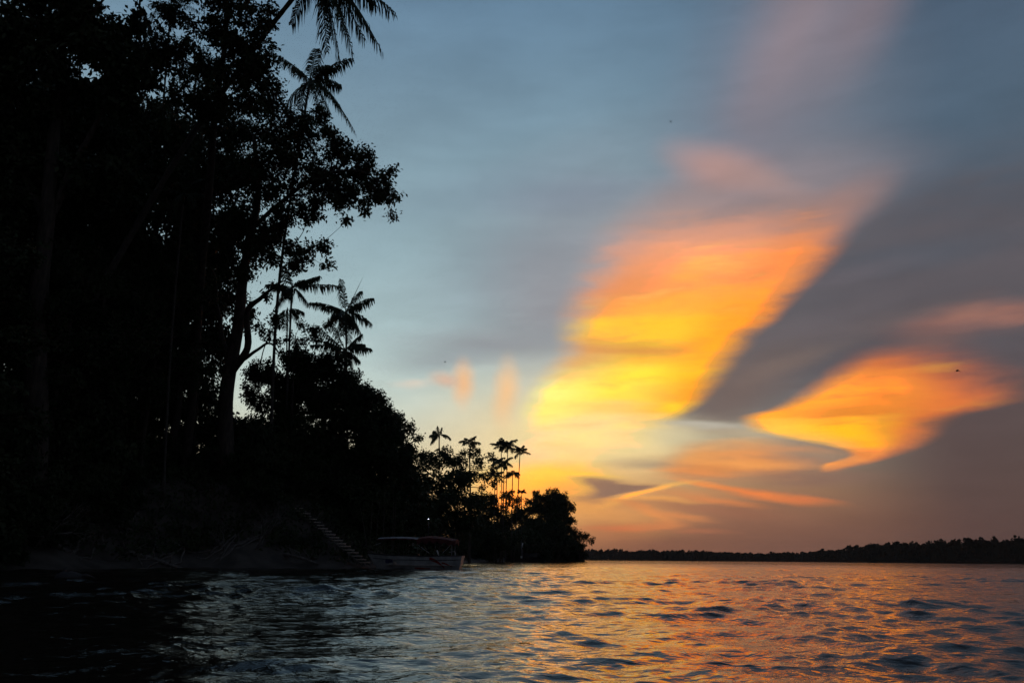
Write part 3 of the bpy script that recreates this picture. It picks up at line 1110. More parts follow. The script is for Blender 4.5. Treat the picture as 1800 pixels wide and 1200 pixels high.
# --- the trees one can tell apart, near to far -----------------------------
tree('overhanging_tree', 'tallest broadleaf tree, forked trunk, crown reaching out over the water', (392, 74),
     [([(396, 740, 74), (406, 640, 73), (422, 540, 72), (438, 430, 71), (452, 330, 70), (450, 240, 70)], 0.80, 0.16),
      ([(406, 655, 73), (434, 612, 72), (436, 545, 71), (462, 522, 70), (486, 500, 69)], 0.40, 0.10),
      ([(428, 632, 72), (452, 615, 71), (474, 603, 70), (492, 622, 69)], 0.17, 0.06),
      ([(402, 640, 73), (390, 590, 73), (383, 540, 73), (376, 480, 73)], 0.28, 0.12),
      ([(446, 400, 71), (500, 350, 69), (560, 310, 67), (630, 300, 65), (672, 322, 64)], 0.22, 0.05),
      ([(440, 430, 71), (490, 425, 69), (540, 440, 68)], 0.16, 0.05),
      ([(450, 300, 70), (500, 250, 69), (545, 215, 68)], 0.16, 0.05)],
     [(440, 300, 70, 88), (515, 290, 69, 70), (580, 296, 67, 56), (632, 288, 66, 40), (664, 318, 65, 36), (684, 346, 64, 22),
      (600, 345, 66, 40), (545, 235, 68, 52), (585, 245, 67, 30), (480, 210, 70, 78), (405, 210, 71, 86), (500, 360, 69, 60), (425, 400, 71, 76),
      (545, 375, 68, 34), (480, 435, 70, 56), (545, 438, 68, 26), (572, 432, 68, 18), (574, 466, 68, 15), (518, 462, 69, 30), (380, 330, 72, 84), (360, 430, 73, 60),
      (610, 388, 66, 12), (690, 378, 64, 8), (640, 372, 65, 13), (362, 505, 73, 26), (430, 478, 71, 28), (470, 520, 70, 10), (478, 560, 69, 16), (455, 575, 69, 12),
      (488, 505, 69, 12), (622, 318, 66, 42), (652, 346, 65, 30), (688, 300, 64, 14), (560, 335, 67, 44), (648, 272, 65, 20), (600, 262, 67, 34), (560, 205, 68, 26)],
     leaf=0.36, depth=1.5, seed=21)

tree('leaning_tree', 'leafy tree behind the leaning palm trunk, filling the top of the picture', (318, 76),
     [([(345, 600, 70), (365, 350, 60), (385, 150, 54), (400, 20, 52)], 0.45, 0.14)],
     [(455, 45, 51, 42), (478, 100, 51, 26), (470, 145, 52, 34), (410, 110, 52, 72), (360, 60, 52, 60), (340, 170, 53, 70), (420, -30, 51, 60), (440, 170, 52, 44),
      (330, -40, 51, 60), (290, 90, 53, 60), (400, 20, 51, 52), (372, 118, 52, 46), (432, 72, 51, 46), (385, 180, 52, 50), (455, 118, 51, 36), (310, 30, 52, 40), (475, 20, 51, 22)],
     leaf=0.34, depth=1.6, seed=23)

tree('canopy_tree', 'huge tree whose crown blacks out the upper corner of the picture', (70, 56),
     [([(60, 700, 56), (75, 450, 55), (95, 250, 54), (110, 80, 53)], 0.9, 0.25),
      ([(80, 400, 55), (150, 250, 54), (230, 120, 53)], 0.3, 0.08), ([(80, 400, 55), (20, 260, 54), (-60, 160, 53)], 0.3, 0.08)],
     [(60, 60, 53, 95), (150, 40, 53, 90), (-40, 60, 53, 100), (225, 70, 54, 62), (100, -60, 52, 100), (220, -50, 52, 70), (20, -20, 52, 80), (110, 0, 52, 80), (20, 190, 54, 95), (120, 170, 54, 90), (205, 180, 54, 70),
      (0, 110, 53, 80), (-80, 190, 54, 100), (70, 300, 55, 80), (170, 300, 55, 66), (-40, 310, 55, 80), (180, 110, 53, 70), (290, -30, 54, 40), (270, 120, 54, 46), (255, 40, 54, 34), (240, 130, 53, 50), (20, 50, 51, 60), (70, 110, 51, 60),
      (-150, 60, 53, 90), (-150, 300, 54, 90)],
     leaf=0.55, depth=2.0, seed=25)

tree('dome_tree', 'broad dense dome-shaped tree below the pair of drooping palms', (560, 84),
     [([(565, 800, 84), (570, 720, 84)], 0.5, 0.2)],
     [(500, 668, 82, 46), (545, 640, 82, 40), (590, 655, 83, 42), (620, 690, 83, 50), (655, 735, 83, 50), (560, 700, 83, 70), (480, 720, 82, 56), (500, 780, 81, 70),
      (590, 770, 82, 80), (660, 800, 82, 64), (440, 770, 82, 50), (440, 690, 82, 22), (690, 760, 84, 34), (560, 850, 80, 70), (640, 870, 80, 60), (480, 860, 79, 60),
      (665, 700, 84, 20), (700, 830, 83, 40), (530, 690, 82, 60), (612, 715, 82, 56), (462, 655, 82, 34), (650, 770, 82, 56), (690, 800, 83, 44), (525, 640, 82, 36), (570, 640, 83, 30), (715, 785, 84, 22)],
     leaf=0.34, depth=2.2, seed=31)

tree('layered_tree', 'open layered tree on the sloping right shoulder of the near forest', (706, 98),
     [([(706, 830, 98), (708, 780, 98), (712, 742, 98)], 0.28, 0.10),
      ([(708, 790, 98), (726, 776, 97), (744, 772, 96)], 0.1, 0.04)],
     [(704, 738, 98, 22), (722, 752, 98, 16), (735, 768, 97, 9), (690, 770, 98, 30), (716, 786, 97, 14), (742, 800, 97, 10), (700, 810, 98, 36), (728, 830, 98, 26), (758, 802, 98, 7)],
     leaf=0.36, depth=1.4, seed=37)

tree('scrub_tree', 'thin tree with bare twigs between the forked trunk and drooping palms', (512, 80),
     [([(514, 720, 80), (516, 640, 80), (520, 590, 80)], 0.14, 0.05), ([(516, 650, 80), (545, 600, 80), (570, 575, 80)], 0.06, 0.03)],
     [(520, 600, 80, 22), (545, 580, 80, 20), (562, 600, 80, 16), (500, 630, 80, 22), (575, 572, 80, 9), (530, 570, 80, 10)],
     leaf=0.33, depth=1.2, seed=39)

tree('branching_tree', 'small sparse tree with fine twigs right of the forked trunk', (470, 84),
     [([(462, 740, 84), (455, 680, 84), (462, 620, 84), (480, 575, 84)], 0.12, 0.04)],
     [(470, 590, 84, 18), (490, 570, 84, 14), (452, 640, 84, 16), (440, 660, 84, 20), (485, 600, 84, 10)],
     leaf=0.33, depth=0.9, seed=40)

tree('shoulder_tree', 'dark bushy tree above the moored boat, behind the lit lamp', (775, 150),
     [([(775, 880, 150), (775, 830, 150)], 0.3, 0.12)],
     [(752, 812, 150, 22), (780, 808, 150, 26), (765, 850, 148, 34), (800, 845, 148, 34), (740, 850, 146, 26), (760, 905, 142, 44), (810, 900, 142, 44), (730, 915, 138, 36)],
     leaf=0.6, depth=1.9, seed=41)
tree('ragged_tree', 'ragged tree with sky showing through, left of the three slender palms', (826, 190),
     [([(826, 890, 190), (826, 830, 190), (824, 800, 190)], 0.3, 0.1)],
     [(812, 806, 190, 16), (832, 796, 190, 16), (846, 812, 190, 14), (828, 832, 190, 22), (805, 832, 190, 16), (850, 836, 190, 14), (862, 800, 190, 8), (868, 822, 190, 9),
      (840, 870, 188, 30), (800, 875, 188, 30), (872, 848, 188, 10)],
     leaf=0.62, depth=1.35, seed=43)
tree('low_thicket_tree', 'low thicket tree under the three slender palms', (880, 240),
     [([(880, 920, 240), (880, 890, 240)], 0.3, 0.12)],
     [(868, 880, 240, 18), (890, 876, 240, 14), (908, 884, 240, 11), (850, 900, 238, 26), (885, 910, 238, 28), (915, 905, 238, 20), (840, 940, 232, 36), (890, 945, 232, 36), (900, 866, 240, 5)],
     leaf=0.7, depth=1.8, seed=45)
tree('headland_tree', 'round domed tree standing at the tip of the headland', (972, 338),
     [([(972, 930, 338), (974, 900, 338), (976, 876, 338)], 0.5, 0.18)],
     [(968, 870, 338, 20), (948, 880, 338, 16), (928, 880, 338, 8), (990, 878, 338, 15), (1002, 894, 338, 11), (975, 895, 338, 26), (940, 905, 336, 26), (1000, 915, 338, 12),
      (992, 925, 336, 20), (960, 935, 334, 36), (920, 930, 332, 34), (990, 955, 332, 24), (1012, 940, 336, 9), (944, 868, 338, 8), (912, 878, 338, 5), (960, 900, 337, 30), (985, 905, 337, 24), (985, 888, 338, 18)],
     leaf=0.8, depth=2.3, seed=47)
tree('drooping_shore_tree', 'small tree drooping over the water at the outer edge of the headland', (1018, 345),
     [([(1018, 965, 345), (1020, 950, 345)], 0.2, 0.08)],
     [(1018, 942, 345, 11), (1030, 942, 345, 9), (1038, 950, 345, 6), (1010, 958, 344, 14), (1024, 958, 344, 8), (1042, 947, 345, 3)],
     leaf=0.7, depth=1.5, seed=49)

# --- palms -------------------------------------------------------------------
palm('leaning palm cut off by the top edge, long fronds hanging beside bright sky', (548, -38, 53), (60, 64),
     fronds=8, flen=4.8, leaf=1.75, r0=0.30, r1=0.16, seed=51, nleaf=46, width=0.17,
     trunk_px=[(130, 600, 62), (215, 440, 60), (330, 250, 57.5), (440, 95, 55.5), (505, 10, 54)], up=(1.0, 0.1), hang=1.2,
     tips=[(692, 22, 0.5, 0.20), (670, 88, -0.5, 0.20), (598, 112, 0.3, 0.18), (575, 92, 1.0, 0.12), (640, 70, 1.2, 0.2), (655, 60, -1.0, 0.22), (585, 70, -0.6, 0.15), (620, 95, 0.8, 0.2), (512, 44, 0.3, 0.2), (660, 10, 1.5, 0.25), (610, 60, -1.5, 0.2)])
palm('palm with ragged fronds showing above the overhanging tree', (543, 152, 70), (470, 78),
     fronds=3, flen=4.0, leaf=1.45, r0=0.16, r1=0.11, seed=53, nleaf=40, width=0.14, hang=1.0, bend=-1.0,
     tips=[(488, 98, 0.5, 0.10), (556, 86, 0.8, 0.10), (566, 216, -0.4, 0.2), (600, 190, -0.8, 0.25), (618, 104, 0.5, 0.16), (624, 232, -0.5, 0.22), (598, 150, 0.6, 0.18), (500, 190, 0, 0.16), (590, 120, 1.5, 0.12), (520, 120, 1.0, 0.1), (580, 200, -1, 0.2)])
palm('drooping palm with a bare spear leaf against pale sky', (608, 556, 82), (612, 88),
     fronds=4, flen=2.6, leaf=1.35, r0=0.15, r1=0.10, seed=55, nleaf=38, width=0.13, hang=1.1,
     spear=(638, 487, 82),
     tips=[(546, 532, 0, 0.16), (655, 524, 0, 0.20), (652, 568, 0.4, 0.26), (572, 572, -0.3, 0.26), (601, 492, 0.3, 0.02), (632, 512, 0.8, 0.15), (636, 590, -0.6, 0.26), (590, 596, -0.8, 0.26),
           (614, 604, -1, 0.28), (572, 540, 1, 0.2), (602, 590, 1.0, 0.3), (628, 585, 1.2, 0.3)])
palm('shorter palm with sparse fronds just under the spear-leaf palm', (606, 622, 81), (604, 86),
     fronds=4, flen=2.3, leaf=1.2, r0=0.14, r1=0.09, seed=57, nleaf=36, width=0.12, hang=1.1,
     tips=[(651, 612, 0, 0.18), (632, 634, 0.4, 0.2), (558, 572, 0.5, 0.02), (548, 606, 0, 0.12), (572, 600, -0.4, 0.1), (634, 588, 0.5, 0.10), (590, 650, -0.6, 0.26), (622, 660, -0.5, 0.28), (580, 560, 0.8, 0.05)])
palm('slim palm standing close to the overhanging tree, one frond stretched sideways', (513, 512, 78), (494, 82),
     fronds=3, flen=2.6, leaf=1.25, r0=0.15, r1=0.10, seed=59, nleaf=38, width=0.13, hang=1.1,
     tips=[(598, 503, 0, 0.10), (542, 536, -0.5, 0.26), (470, 500, 0.3, 0.1), (500, 470, 0.6, 0.05), (484, 540, 0, 0.2), (560, 486, 1.0, 0.12)])
palm('stunted palm with two short fronds below the sideways frond', (505, 548, 79), (499, 83),
     fronds=0, flen=1.6, leaf=1.1, r0=0.10, r1=0.07, seed=60, nleaf=30, width=0.09, hang=1.2,
     tips=[(533, 548, 0, 0.22), (487, 560, 0, 0.25), (500, 580, 0.2, 0.1), (524, 556, 0.4, 0.2)])
palm('wind-bent palm standing alone on the shoulder of the forest', (772, 768, 150), (774, 152),
     fronds=1, flen=2.4, leaf=1.3, r0=0.16, r1=0.12, seed=61, nleaf=26, width=0.18,
     tips=[(757, 764, 0, 0.15), (760, 772, 0, 0.18), (770, 750, 0, 0.05), (764, 757, 0.3, 0.1), (776, 752, 0, 0.1), (757, 779, 0, 0.3)])
palm('small palm half sunk in the ragged tree', (826, 782, 190), (828, 192), fronds=9, flen=2.6, leaf=1.3, r0=0.16, r1=0.12, up=(1.4, 0.1), seed=62, nleaf=24, width=0.18)
SL = dict(leaf=1.25, r0=0.16, r1=0.12, nleaf=26, width=0.2, hang=0.4, droop=0.55)
palm('slender palm, leftmost of the three tall ones against yellow sky', (881, 786, 230), (879, 236), fronds=12, flen=2.9, seed=63, up=(1.4, -0.35), bend=0.4, **SL)
palm('slender palm, middle of the three tall ones against yellow sky', (893, 784, 232), (889, 238), fronds=15, flen=2.8, seed=64, up=(1.3, -0.6), bend=-0.3, **SL)
palm('tallest-standing slender palm, rightmost of three, trunk tilted', (914, 796, 228), (902, 236), fronds=11, flen=2.6, seed=65, up=(1.4, -0.3), bend=0.2, **SL)
palm('short palm in front of the tilted slender palm, flat fronds', (901, 834, 228), (899, 235), fronds=10, flen=2.6, seed=66, up=(0.6, -0.35), **SL)
palm('short palm with broad dark fronds below the leftmost slender palm', (870, 836, 226), (869, 233), fronds=11, flen=2.9, seed=67, up=(0.9, -0.5), **SL)
palm('bushy mid-height palm beside the middle slender palm', (886, 814, 226), (884, 234), fronds=12, flen=3.0, seed=68, up=(0.8, -0.6), **SL)
palm('thin palm crowded by the ragged tree', (874, 812, 234), (874, 240), fronds=10, flen=2.6, seed=69, up=(0.9, -0.5), **SL)
palm('tiny palm poking up between thicket and headland dome tree', (917, 866, 300), (917, 304), fronds=8, flen=2.0, seed=70, up=(1.2, 0.1), **SL)
palm('thin pale palm stem standing in front of the dark forest', (322, 352, 60), (284, 68), fronds=9, flen=3.0, leaf=0.7, r0=0.11, r1=0.08, seed=71, bend=-0.2)
palm('palm with fronds drooping into the dark undergrowth above the bank', (165, 690, 63), (150, 67), fronds=12, flen=3.4, leaf=0.8, r0=0.14, r1=0.1, seed=72)
palm('palm half hidden behind the overhanging tree trunk', (345, 610, 86), (340, 89), fronds=11, flen=3.0, leaf=0.75, r0=0.14, r1=0.1, seed=73)
palm('palm seen through the gap high in the dark canopy', (300, 20, 78), (250, 82), fronds=12, flen=4.0, leaf=0.8, r0=0.15, r1=0.1, seed=74, bend=-0.5)
palm('palm behind the small sky gap under the top canopy', (345, 130, 80), (310, 84), fronds=12, flen=3.8, leaf=0.8, r0=0.15, r1=0.1, seed=75, bend=-0.5)
palm('palm behind the lower sky gap beside the leaning trunk', (318, 300, 80), (300, 84), fronds=12, flen=3.6, leaf=0.8, r0=0.15, r1=0.1, seed=76)


# --- forest trees nobody could tell apart in the dark mass --------------------
def proto_tree(seed, name, label, category, group, h=1.0, spread=0.20, low=0.28, leaf=0.0145, lobes=15, depth=1.5, thick=0.014):
    rng = np.random.default_rng(seed)
    root = empty(name, (0, 0, 0), label, category, group)
    lean = rng.normal(0, 0.03, 2)
    top = np.array([lean[0], lean[1], h * 0.86])
    limbs = [([(0, 0, -0.02), (lean[0] * 0.2, lean[1] * 0.3, h * 0.3), (lean[0] * 0.7, lean[1] * 0.6, h * 0.6), tuple(top)], thick, thick * 0.25)]
    lb = []
    for k in range(lobes):
        f = (k + 0.5) / lobes
        z = h * (low + (0.97 - low) * f)
        wd = spread * math.sin(math.pi * (0.22 + 0.70 * f)) ** 0.8
        a = k * 2.4 + rng.uniform(-0.4, 0.4)
        rr = wd * rng.uniform(0.35, 0.85)
        lb.append((np.array([rr * math.cos(a) + lean[0] * z, rr * math.sin(a) + lean[1] * z, z - 0.04 * h]), spread * rng.uniform(0.30, 0.48)))
    wood, LV = crown_and_wood(limbs, lb, leaf, rng, depth, twig_r=0.0008)
    wood.build('trunk', M['bark'], root, smooth=True)
    link('crown', leaf_mesh(LV, M['leaf']), root, kind='stuff')
    return root


def scatter(protos, spots, first_used):
    for k, (x, y, s, rz, sx) in enumerate(spots):
        i = k % len(protos)
        o = protos[i] if i not in first_used else copy_tree(protos[i])
        first_used.add(i)
        o.location = (x, y, gz(x, y) - 0.2)
        o.scale = (s * sx, s * sx, s)
        o.rotation_euler = (0, 0, rz)


rng = np.random.default_rng(77)
tall = [proto_tree(100 + i, 'forest_tree', 'tall dark forest tree in the black mass beyond the bank', 'tree', 'trees massed in the dark forest', spread=0.19 + 0.02 * i, low=0.24 + 0.03 * i) for i in range(5)]
spots = []
for px, D, s, sx in [(-260, 52, 30, 1.0), (-180, 60, 36, 1.0), (-110, 55, 30, 1.05), (-60, 66, 38, 1.0), (40, 72, 42, .85), (120, 74, 44, .9), (165, 66, 34, .9),
                     (205, 78, 44, .85), (285, 80, 40, .85), (95, 84, 46, .9), (-130, 80, 44, 1.0), (-200, 74, 40, 1.0), (130, 62, 22, 1.0), (60, 58, 20, 1.0), (235, 68, 22, .9), (-90, 48, 22, 1.2),
                     (330, 84, 26, .8), (255, 86, 14, 1.2), (228, 84, 13, 1.2), (288, 88, 15, 1.2), (362, 90, 13, 1.2), (318, 92, 12, 1.3), (195, 82, 14, 1.2)]:
    p = at(px, 900, D)
    spots.append((p[0], p[1], s, rng.uniform(0, 6.28), sx))
for x, y, s_ in [(-52, 36, 34), (-58, 24, 38), (-50, 46, 40), (-66, 14, 36), (-62, 34, 42), (-70, 2, 38), (-76, -14, 38), (-84, -30, 40), (-74, 22, 44), (-92, -48, 40), (-82, 4, 44), (-58, 48, 44)]:
    spots.append((x, y, s_, rng.uniform(0, 6.28), 1.1))
scatter(tall, spots, set())

bush = [proto_tree(200 + i, 'bank_bush', 'dark leafy bush crowding the top of the bank', 'bush', 'bushes along the bank top', h=1.0, spread=0.62, low=0.12, leaf=0.062, lobes=11, depth=1.5, thick=0.03) for i in range(4)]
spots = []
for px, D, s in [(-120, 48, 6), (-60, 50, 7), (-10, 56, 7), (30, 58, 6), (70, 61, 7), (110, 63, 7.5), (150, 66, 6.5), (185, 68, 5.0), (225, 71, 4.2), (262, 73, 4.6), (300, 75, 4.0), (350, 77, 3.4), (400, 78, 4.2), (440, 77, 6),
                 (480, 80, 6), (520, 81, 6), (560, 82, 6.5), (600, 83, 6), (640, 84, 6), (675, 88, 7), (690, 96, 8), (715, 120, 8), (50, 67, 8), (130, 70, 8), (420, 84, 8), (455, 72.5, 4.5), (478, 77, 5), (555, 80, 4.5), (590, 81, 4.8),
                 (625, 82, 5), (380, 74, 3.5), (512, 77.5, 2.4), (542, 77.5, 2.2), (100, 58, 4.5), (40, 54, 4.5), (0, 51, 4.5), (160, 61, 4.5), (215, 65, 4.0), (655, 84, 5), (690, 110, 7), (740, 140, 8), (760, 165, 8), (790, 200, 9), (815, 225, 9)]:
    p = at(px, 900, D)
    spots.append((p[0], p[1], s, rng.uniform(0, 6.28), 1.0))
scatter(bush, spots, set())

hb = [proto_tree(260 + i, 'headland_bush', 'dark bush along the waterline of the headland', 'bush', 'bushes along the headland shore', h=1.0, spread=0.62, low=0.1, leaf=0.09, lobes=11, depth=1.7, thick=0.03) for i in range(2)]
spots = []
for px, D, s in [(838, 235, 9), (850, 262, 10), (868, 280, 10), (885, 296, 10), (900, 306, 10), (915, 316, 11), (930, 324, 11), (945, 330, 11), (960, 336, 10), (975, 342, 10), (990, 346, 9), (1005, 350, 8), (1016, 352, 6),
                 (862, 250, 10), (840, 280, 12), (880, 320, 12), (930, 345, 12), (965, 352, 11), (1000, 362, 9)]:
    p = at(px, 900, D)
    spots.append((p[0], p[1], s, rng.uniform(0, 6.28), 1.0))
scatter(hb, spots, set())

# ------------------------------------------------------------------ low growth on the bank
def build_undergrowth():
    rng = np.random.default_rng(91)
    n = 46000
    x = rng.uniform(-75, 2, n); y = rng.uniform(18, 200, n) ** 1.0
    near = rng.random(n) < 0.7
    y[near] = rng.uniform(30, 92, near.sum())
    sd = shore_dist(x, y)
    patchy = np.clip(0.55 + 0.5 * bumpy(x * 0.45, y * 0.45), 0, 1)
    p_keep = np.clip((sd - 0.7 - np.where(x < -20, 2.4, 1.1) * (1 - patchy)) / 1.6, 0, 1) * (sd < 16)
    sa, sb = at(520, 890, 75.0)[:2], at(645, 991, 70.2)[:2]
    se = sb - sa
    tt_ = np.clip(((x - sa[0]) * se[0] + (y - sa[1]) * se[1]) / (se @ se), 0, 1)
    p_keep *= np.hypot(x - sa[0] - tt_ * se[0], y - sa[1] - tt_ * se[1]) > 0.6
    k = rng.random(n) < p_keep
    x, y = x[k], y[k]
    z = ground_z(x, y)
    C = np.stack([x, y, z], -1)
    rep = 7
    idx = np.repeat(np.arange(len(C)), rep)
    P = C[idx] + rng.normal(0, 0.32, (len(idx), 3)) + np.array([0, 0, 0.45])
    P[:, 2] = np.maximum(P[:, 2], C[idx, 2] + 0.08)
    sc_ = np.where(y[idx] > 95, 0.8, 0.42)
    up_ = np.tile(np.array([[0, 0, 0.8]]), (len(idx), 1))
    V = leaf_quads(P, sc_, rng, -0.2, up_, 0.2)
    link('undergrowth', mesh_from('undergrowth', V, np.arange(len(V)).reshape(-1, 4), M['leaf']), kind='stuff',
         label='dark ferns and low plants covering the bank', category='undergrowth')


build_undergrowth()


# ------------------------------------------------------------------ moored launch
def build_launch():
    c = at(729, 1000, 69.5)
    root = empty('river_launch', (c[0], c[1], 0.0), 'grey wooden passenger launch with red canopy moored at the stairway foot', 'boat')
    root.rotation_euler = (0, 0, R(-5))
    n = 25
    s = np.linspace(0, 1, n)
    half = np.interp(s, [0, 0.06, 0.2, 0.45, 0.8, 1], [0.05, 0.36, 0.80, 1.02, 0.98, 0.84])
    sheer = np.interp(s, [0, 0.2, 0.6, 1], [1.22, 1.10, 1.00, 1.08])
    x_top = -4.0 + 8.0 * s
    x_bot = np.interp(s, [0, 0.1, 0.9, 1], [-2.9, -2.5, 3.2, 3.65])

    def section(i, w):
        # w 0 keel .. 1 gunwale
        zz = -0.35 + (sheer[i] + 0.35) * w
        yy = half[i] * (w ** 0.42 if w > 0 else 0)
        xx = x_bot[i] + (x_top[i] - x_bot[i]) * w
        return np.array([xx, yy, zz])
    ws = [0, 0.08, 0.2, 0.4, 0.6, 0.8, 1.0]
    hull = MB()
    for sg in (-1, 1):
        V = np.array([[section(i, w) * np.array([1, sg, 1]) for w in ws] for i in range(n)])
        m = len(ws)
        I = np.arange(n - 1)[:, None] * m; J = np.arange(m - 1)[None]
        hull.add(V.reshape(-1, 3), np.stack([I + J, I + J + 1, I + m + J + 1, I + m + J], -1).reshape(-1, 4))
    # transom
    tr = [section(n - 1, w) * np.array([1, -1, 1]) for w in ws] + [section(n - 1, w) for w in ws[::-1]]
    m = len(ws)
    hull.add(np.array(tr), [[k, k + 1, 2 * m - 2 - k, 2 * m - 1 - k] for k in range(m - 1)])
    h = hull.build('hull', M['hull_paint'], root, smooth=True)
    inner = MB()
    for sg in (-1, 1):
        V = np.array([[section(i, w) * np.array([0.985, sg * 0.93, 1]) + np.array([0, 0, 0.02]) for w in (0.5, 0.8, 0.985)] for i in range(1, n - 1)])
        I = np.arange(n - 3)[:, None] * 3; J = np.arange(2)[None]
        inner.add(V.reshape(-1, 3), np.stack([I + J, I + J + 1, I + 3 + J + 1, I + 3 + J], -1).reshape(-1, 4))
    inner.build('inner_planking', M['hull_inside'], root)
    for sg in (-1, 1):
        g = MB()
        g.tube(np.array([section(i, 1.0) * np.array([1, sg, 1]) + np.array([0, 0, 0.02]) for i in range(n)]), 0.045, 6)
        g.build('gunwale', M['hull_dark'], root, smooth=True)
    rub = MB()
    rub.tube(np.array([section(i, 0.78) * np.array([1, -1.012, 1]) for i in range(1, n)]), 0.028, 5)
    rub.build('rubbing_strake', M['hull_inside'], h)
    # deck boards as separate planks
    for k in range(7):
        yy = -0.72 + 0.24 * k
        pl = MB()
        x0 = -2.6 + 0.5 * abs(yy) * 1.2
        pl.box(((x0 + 3.4) / 2, yy, 0.30), (3.4 - x0, 0.225, 0.03))
        pl.build('deck_plank', M['plank'], root)
    fd = MB()
    V = np.array([section(i, 0.97) * np.array([1, sg * 0.95, 1]) for i in range(1, 7) for sg in (-1, 1)])
    fd.add(V, [[2 * k, 2 * k + 1, 2 * k + 3, 2 * k + 2] for k in range(5)])
    fd.build('foredeck', M['hull_paint'], root)
    # painted marks near the stern and a blue mark near the bow
    def swoosh(x0, x1, z0, z1, w, bend):
        t = np.linspace(0, 1, 12)
        V = []
        for tt in t:
            xx = x0 + (x1 - x0) * tt
            zz = z0 + (z1 - z0) * tt ** bend
            for e in (-1, 1):
                z_ = zz + e * w * 0.5 * (0.55 + 0.45 * math.sin(math.pi * min(1, tt + 0.25)))
                ss = np.clip((xx + 4) / 8, 0, 1)
                sh = np.interp(ss, s, sheer); hf = np.interp(ss, s, half)
                w_ = np.clip((z_ + 0.35) / (sh + 0.35), 0.02, 1)
                V.append((xx, -(hf * w_ ** 0.42) - 0.012, z_))
        return V
    for (a, mat) in (((1.35, 2.55, 0.80, 0.12, 0.26, 1.8), 'red_paint'), ((2.35, 3.15, 0.52, 0.22, 0.13, 1.4), 'red_paint'), ((0.1, 1.4, 0.10, 0.06, 0.10, 1.0), 'red_paint')):
        st_ = MB()
        V = swoosh(*a)
        st_.add(V, [[2 * k, 2 * k + 2, 2 * k + 3, 2 * k + 1] for k in range(11)])
        st_.build('painted_stripe', M[mat], h)
    bl = MB()
    V = swoosh(-2.3, -1.7, 0.62, 0.62, 0.34, 1.0)
    bl.add(V, [[2 * k, 2 * k + 2, 2 * k + 3, 2 * k + 1] for k in range(11)])
    bl.build('painted_mark', M['blue_paint'], h)
    # posts
    for xx in (-2.75, -1.2, 0.35, 1.8, 3.15):
        for sg in (-1, 1):
            hf = np.interp((xx + 4) / 8, s, half) * 0.93
            sh = np.interp((xx + 4) / 8, s, sheer)
            po = MB()
            po.tube([(xx, sg * hf, sh - 0.1), (xx, sg * hf * 0.98, 1.8), (xx, sg * hf * 0.95, 2.34)], 0.028, 6)
            po.build('post', M['steel'] if xx > 3 else M['deadwood'], root)
    for a_, b_ in (((0.35, -0.97, 1.95), (1.35, -0.97, 1.28)), ((3.15, -0.86, 2.05), (2.35, -0.95, 1.22)), ((-2.75, -0.75, 2.05), (-3.4, -0.5, 1.85))):
        br = MB()
        br.tube([a_, ((a_[0] + b_[0]) / 2, a_[1], (a_[2] + b_[2]) / 2 - 0.03), b_], 0.022, 5)
        br.build('strut', M['steel'], root)

    def canopy(x0, x1, zc, arch, sag, mat, name, val):
        nx, ny = 18, 9
        X = np.linspace(x0, x1, nx); Yg = np.linspace(-1.12, 1.12, ny)
        V = []
        for xx in X:
            f = (xx - x0) / (x1 - x0)
            for yy in Yg:
                V.append((xx, yy, zc + arch * (1 - (yy / 1.12) ** 2) + sag(f) + 0.012 * math.sin(9 * xx + 4 * yy)))
        V = np.array(V)
        I = np.arange(nx - 1)[:, None] * ny; J = np.arange(ny - 1)[None]
        Q = np.stack([I + J, I + ny + J, I + ny + J + 1, I + J + 1], -1).reshape(-1, 4)
        mb = MB()
        mb.add(V, Q)
        mb.add(V - np.array([0, 0, 0.03]), Q[:, ::-1])
        o = mb.build(name, M[mat], root, smooth=True)
        if val:
            vb = MB()
            rim = V.reshape(nx, ny, 3)
            ring = np.concatenate([rim[:, 0], rim[-1, 1:], rim[::-1, -1][1:]])
            drop = np.array([val * (0.8 + 0.25 * math.sin(k * 1.9)) for k in range(len(ring))])
            low = ring - np.column_stack([np.zeros(len(ring)), np.zeros(len(ring)), drop])
            W = np.stack([ring, low], 1).reshape(-1, 3)
            W[:, 1] += np.sign(W[:, 1]) * 0.012
            vb.add(W, [[2 * k, 2 * k + 1, 2 * k + 3, 2 * k + 2] for k in range(len(ring) - 1)])
            vb.build('valance', M['red_canvas'], o)
        return o
    canopy(-2.95, 0.35, 2.34, 0.16, lambda f: 0.07 * math.sin(math.pi * f), 'grey_canvas', 'front_canopy', 0.10)
    canopy(0.30, 3.45, 2.32, 0.18, lambda f: 0.14 * math.sin(math.pi * min(1, f * 1.15) ** 0.8) - 0.10 * f ** 3, 'red_canvas', 'rear_canopy', 0.42)
    for xx in (-1.5, -0.4, 0.7, 1.8):
        b_ = MB()
        b_.box((xx, 0, 0.74), (0.34, 1.7, 0.05))
        b_.box((xx, -0.7, 0.52), (0.30, 0.06, 0.40))
        b_.box((xx, 0.7, 0.52), (0.30, 0.06, 0.40))
        b_.build('bench', M['plank'], root)
    rl = MB()
    rl.tube(smooth_line([(2.9, -0.78, 1.36), (3.2, -0.80, 1.40), (3.42, -0.82, 1.36), (3.46, -0.83, 1.05)], 5), 0.025, 6)
    rl.build('handrail', M['steel'], root, smooth=True)
    pd = MB()  # added white piece standing in for a small bright glint
    pd.tube([(1.95, -0.9, 1.50), (2.05, -0.92, 1.25), (2.12, -0.92, 1.05)], [0.07, 0.075, 0.03], 5)
    pd.build('white_glint_piece', M['white_paint'], root, label='small white piece added for a bright glint at the gunwale')
    en = MB()
    en.box((2.8, 0.1, 0.62), (0.9, 0.8, 0.60))
    en.box((2.8, 0.1, 0.95), (0.7, 0.6, 0.08))
    en.build('engine_box', M['hull_dark'], root)
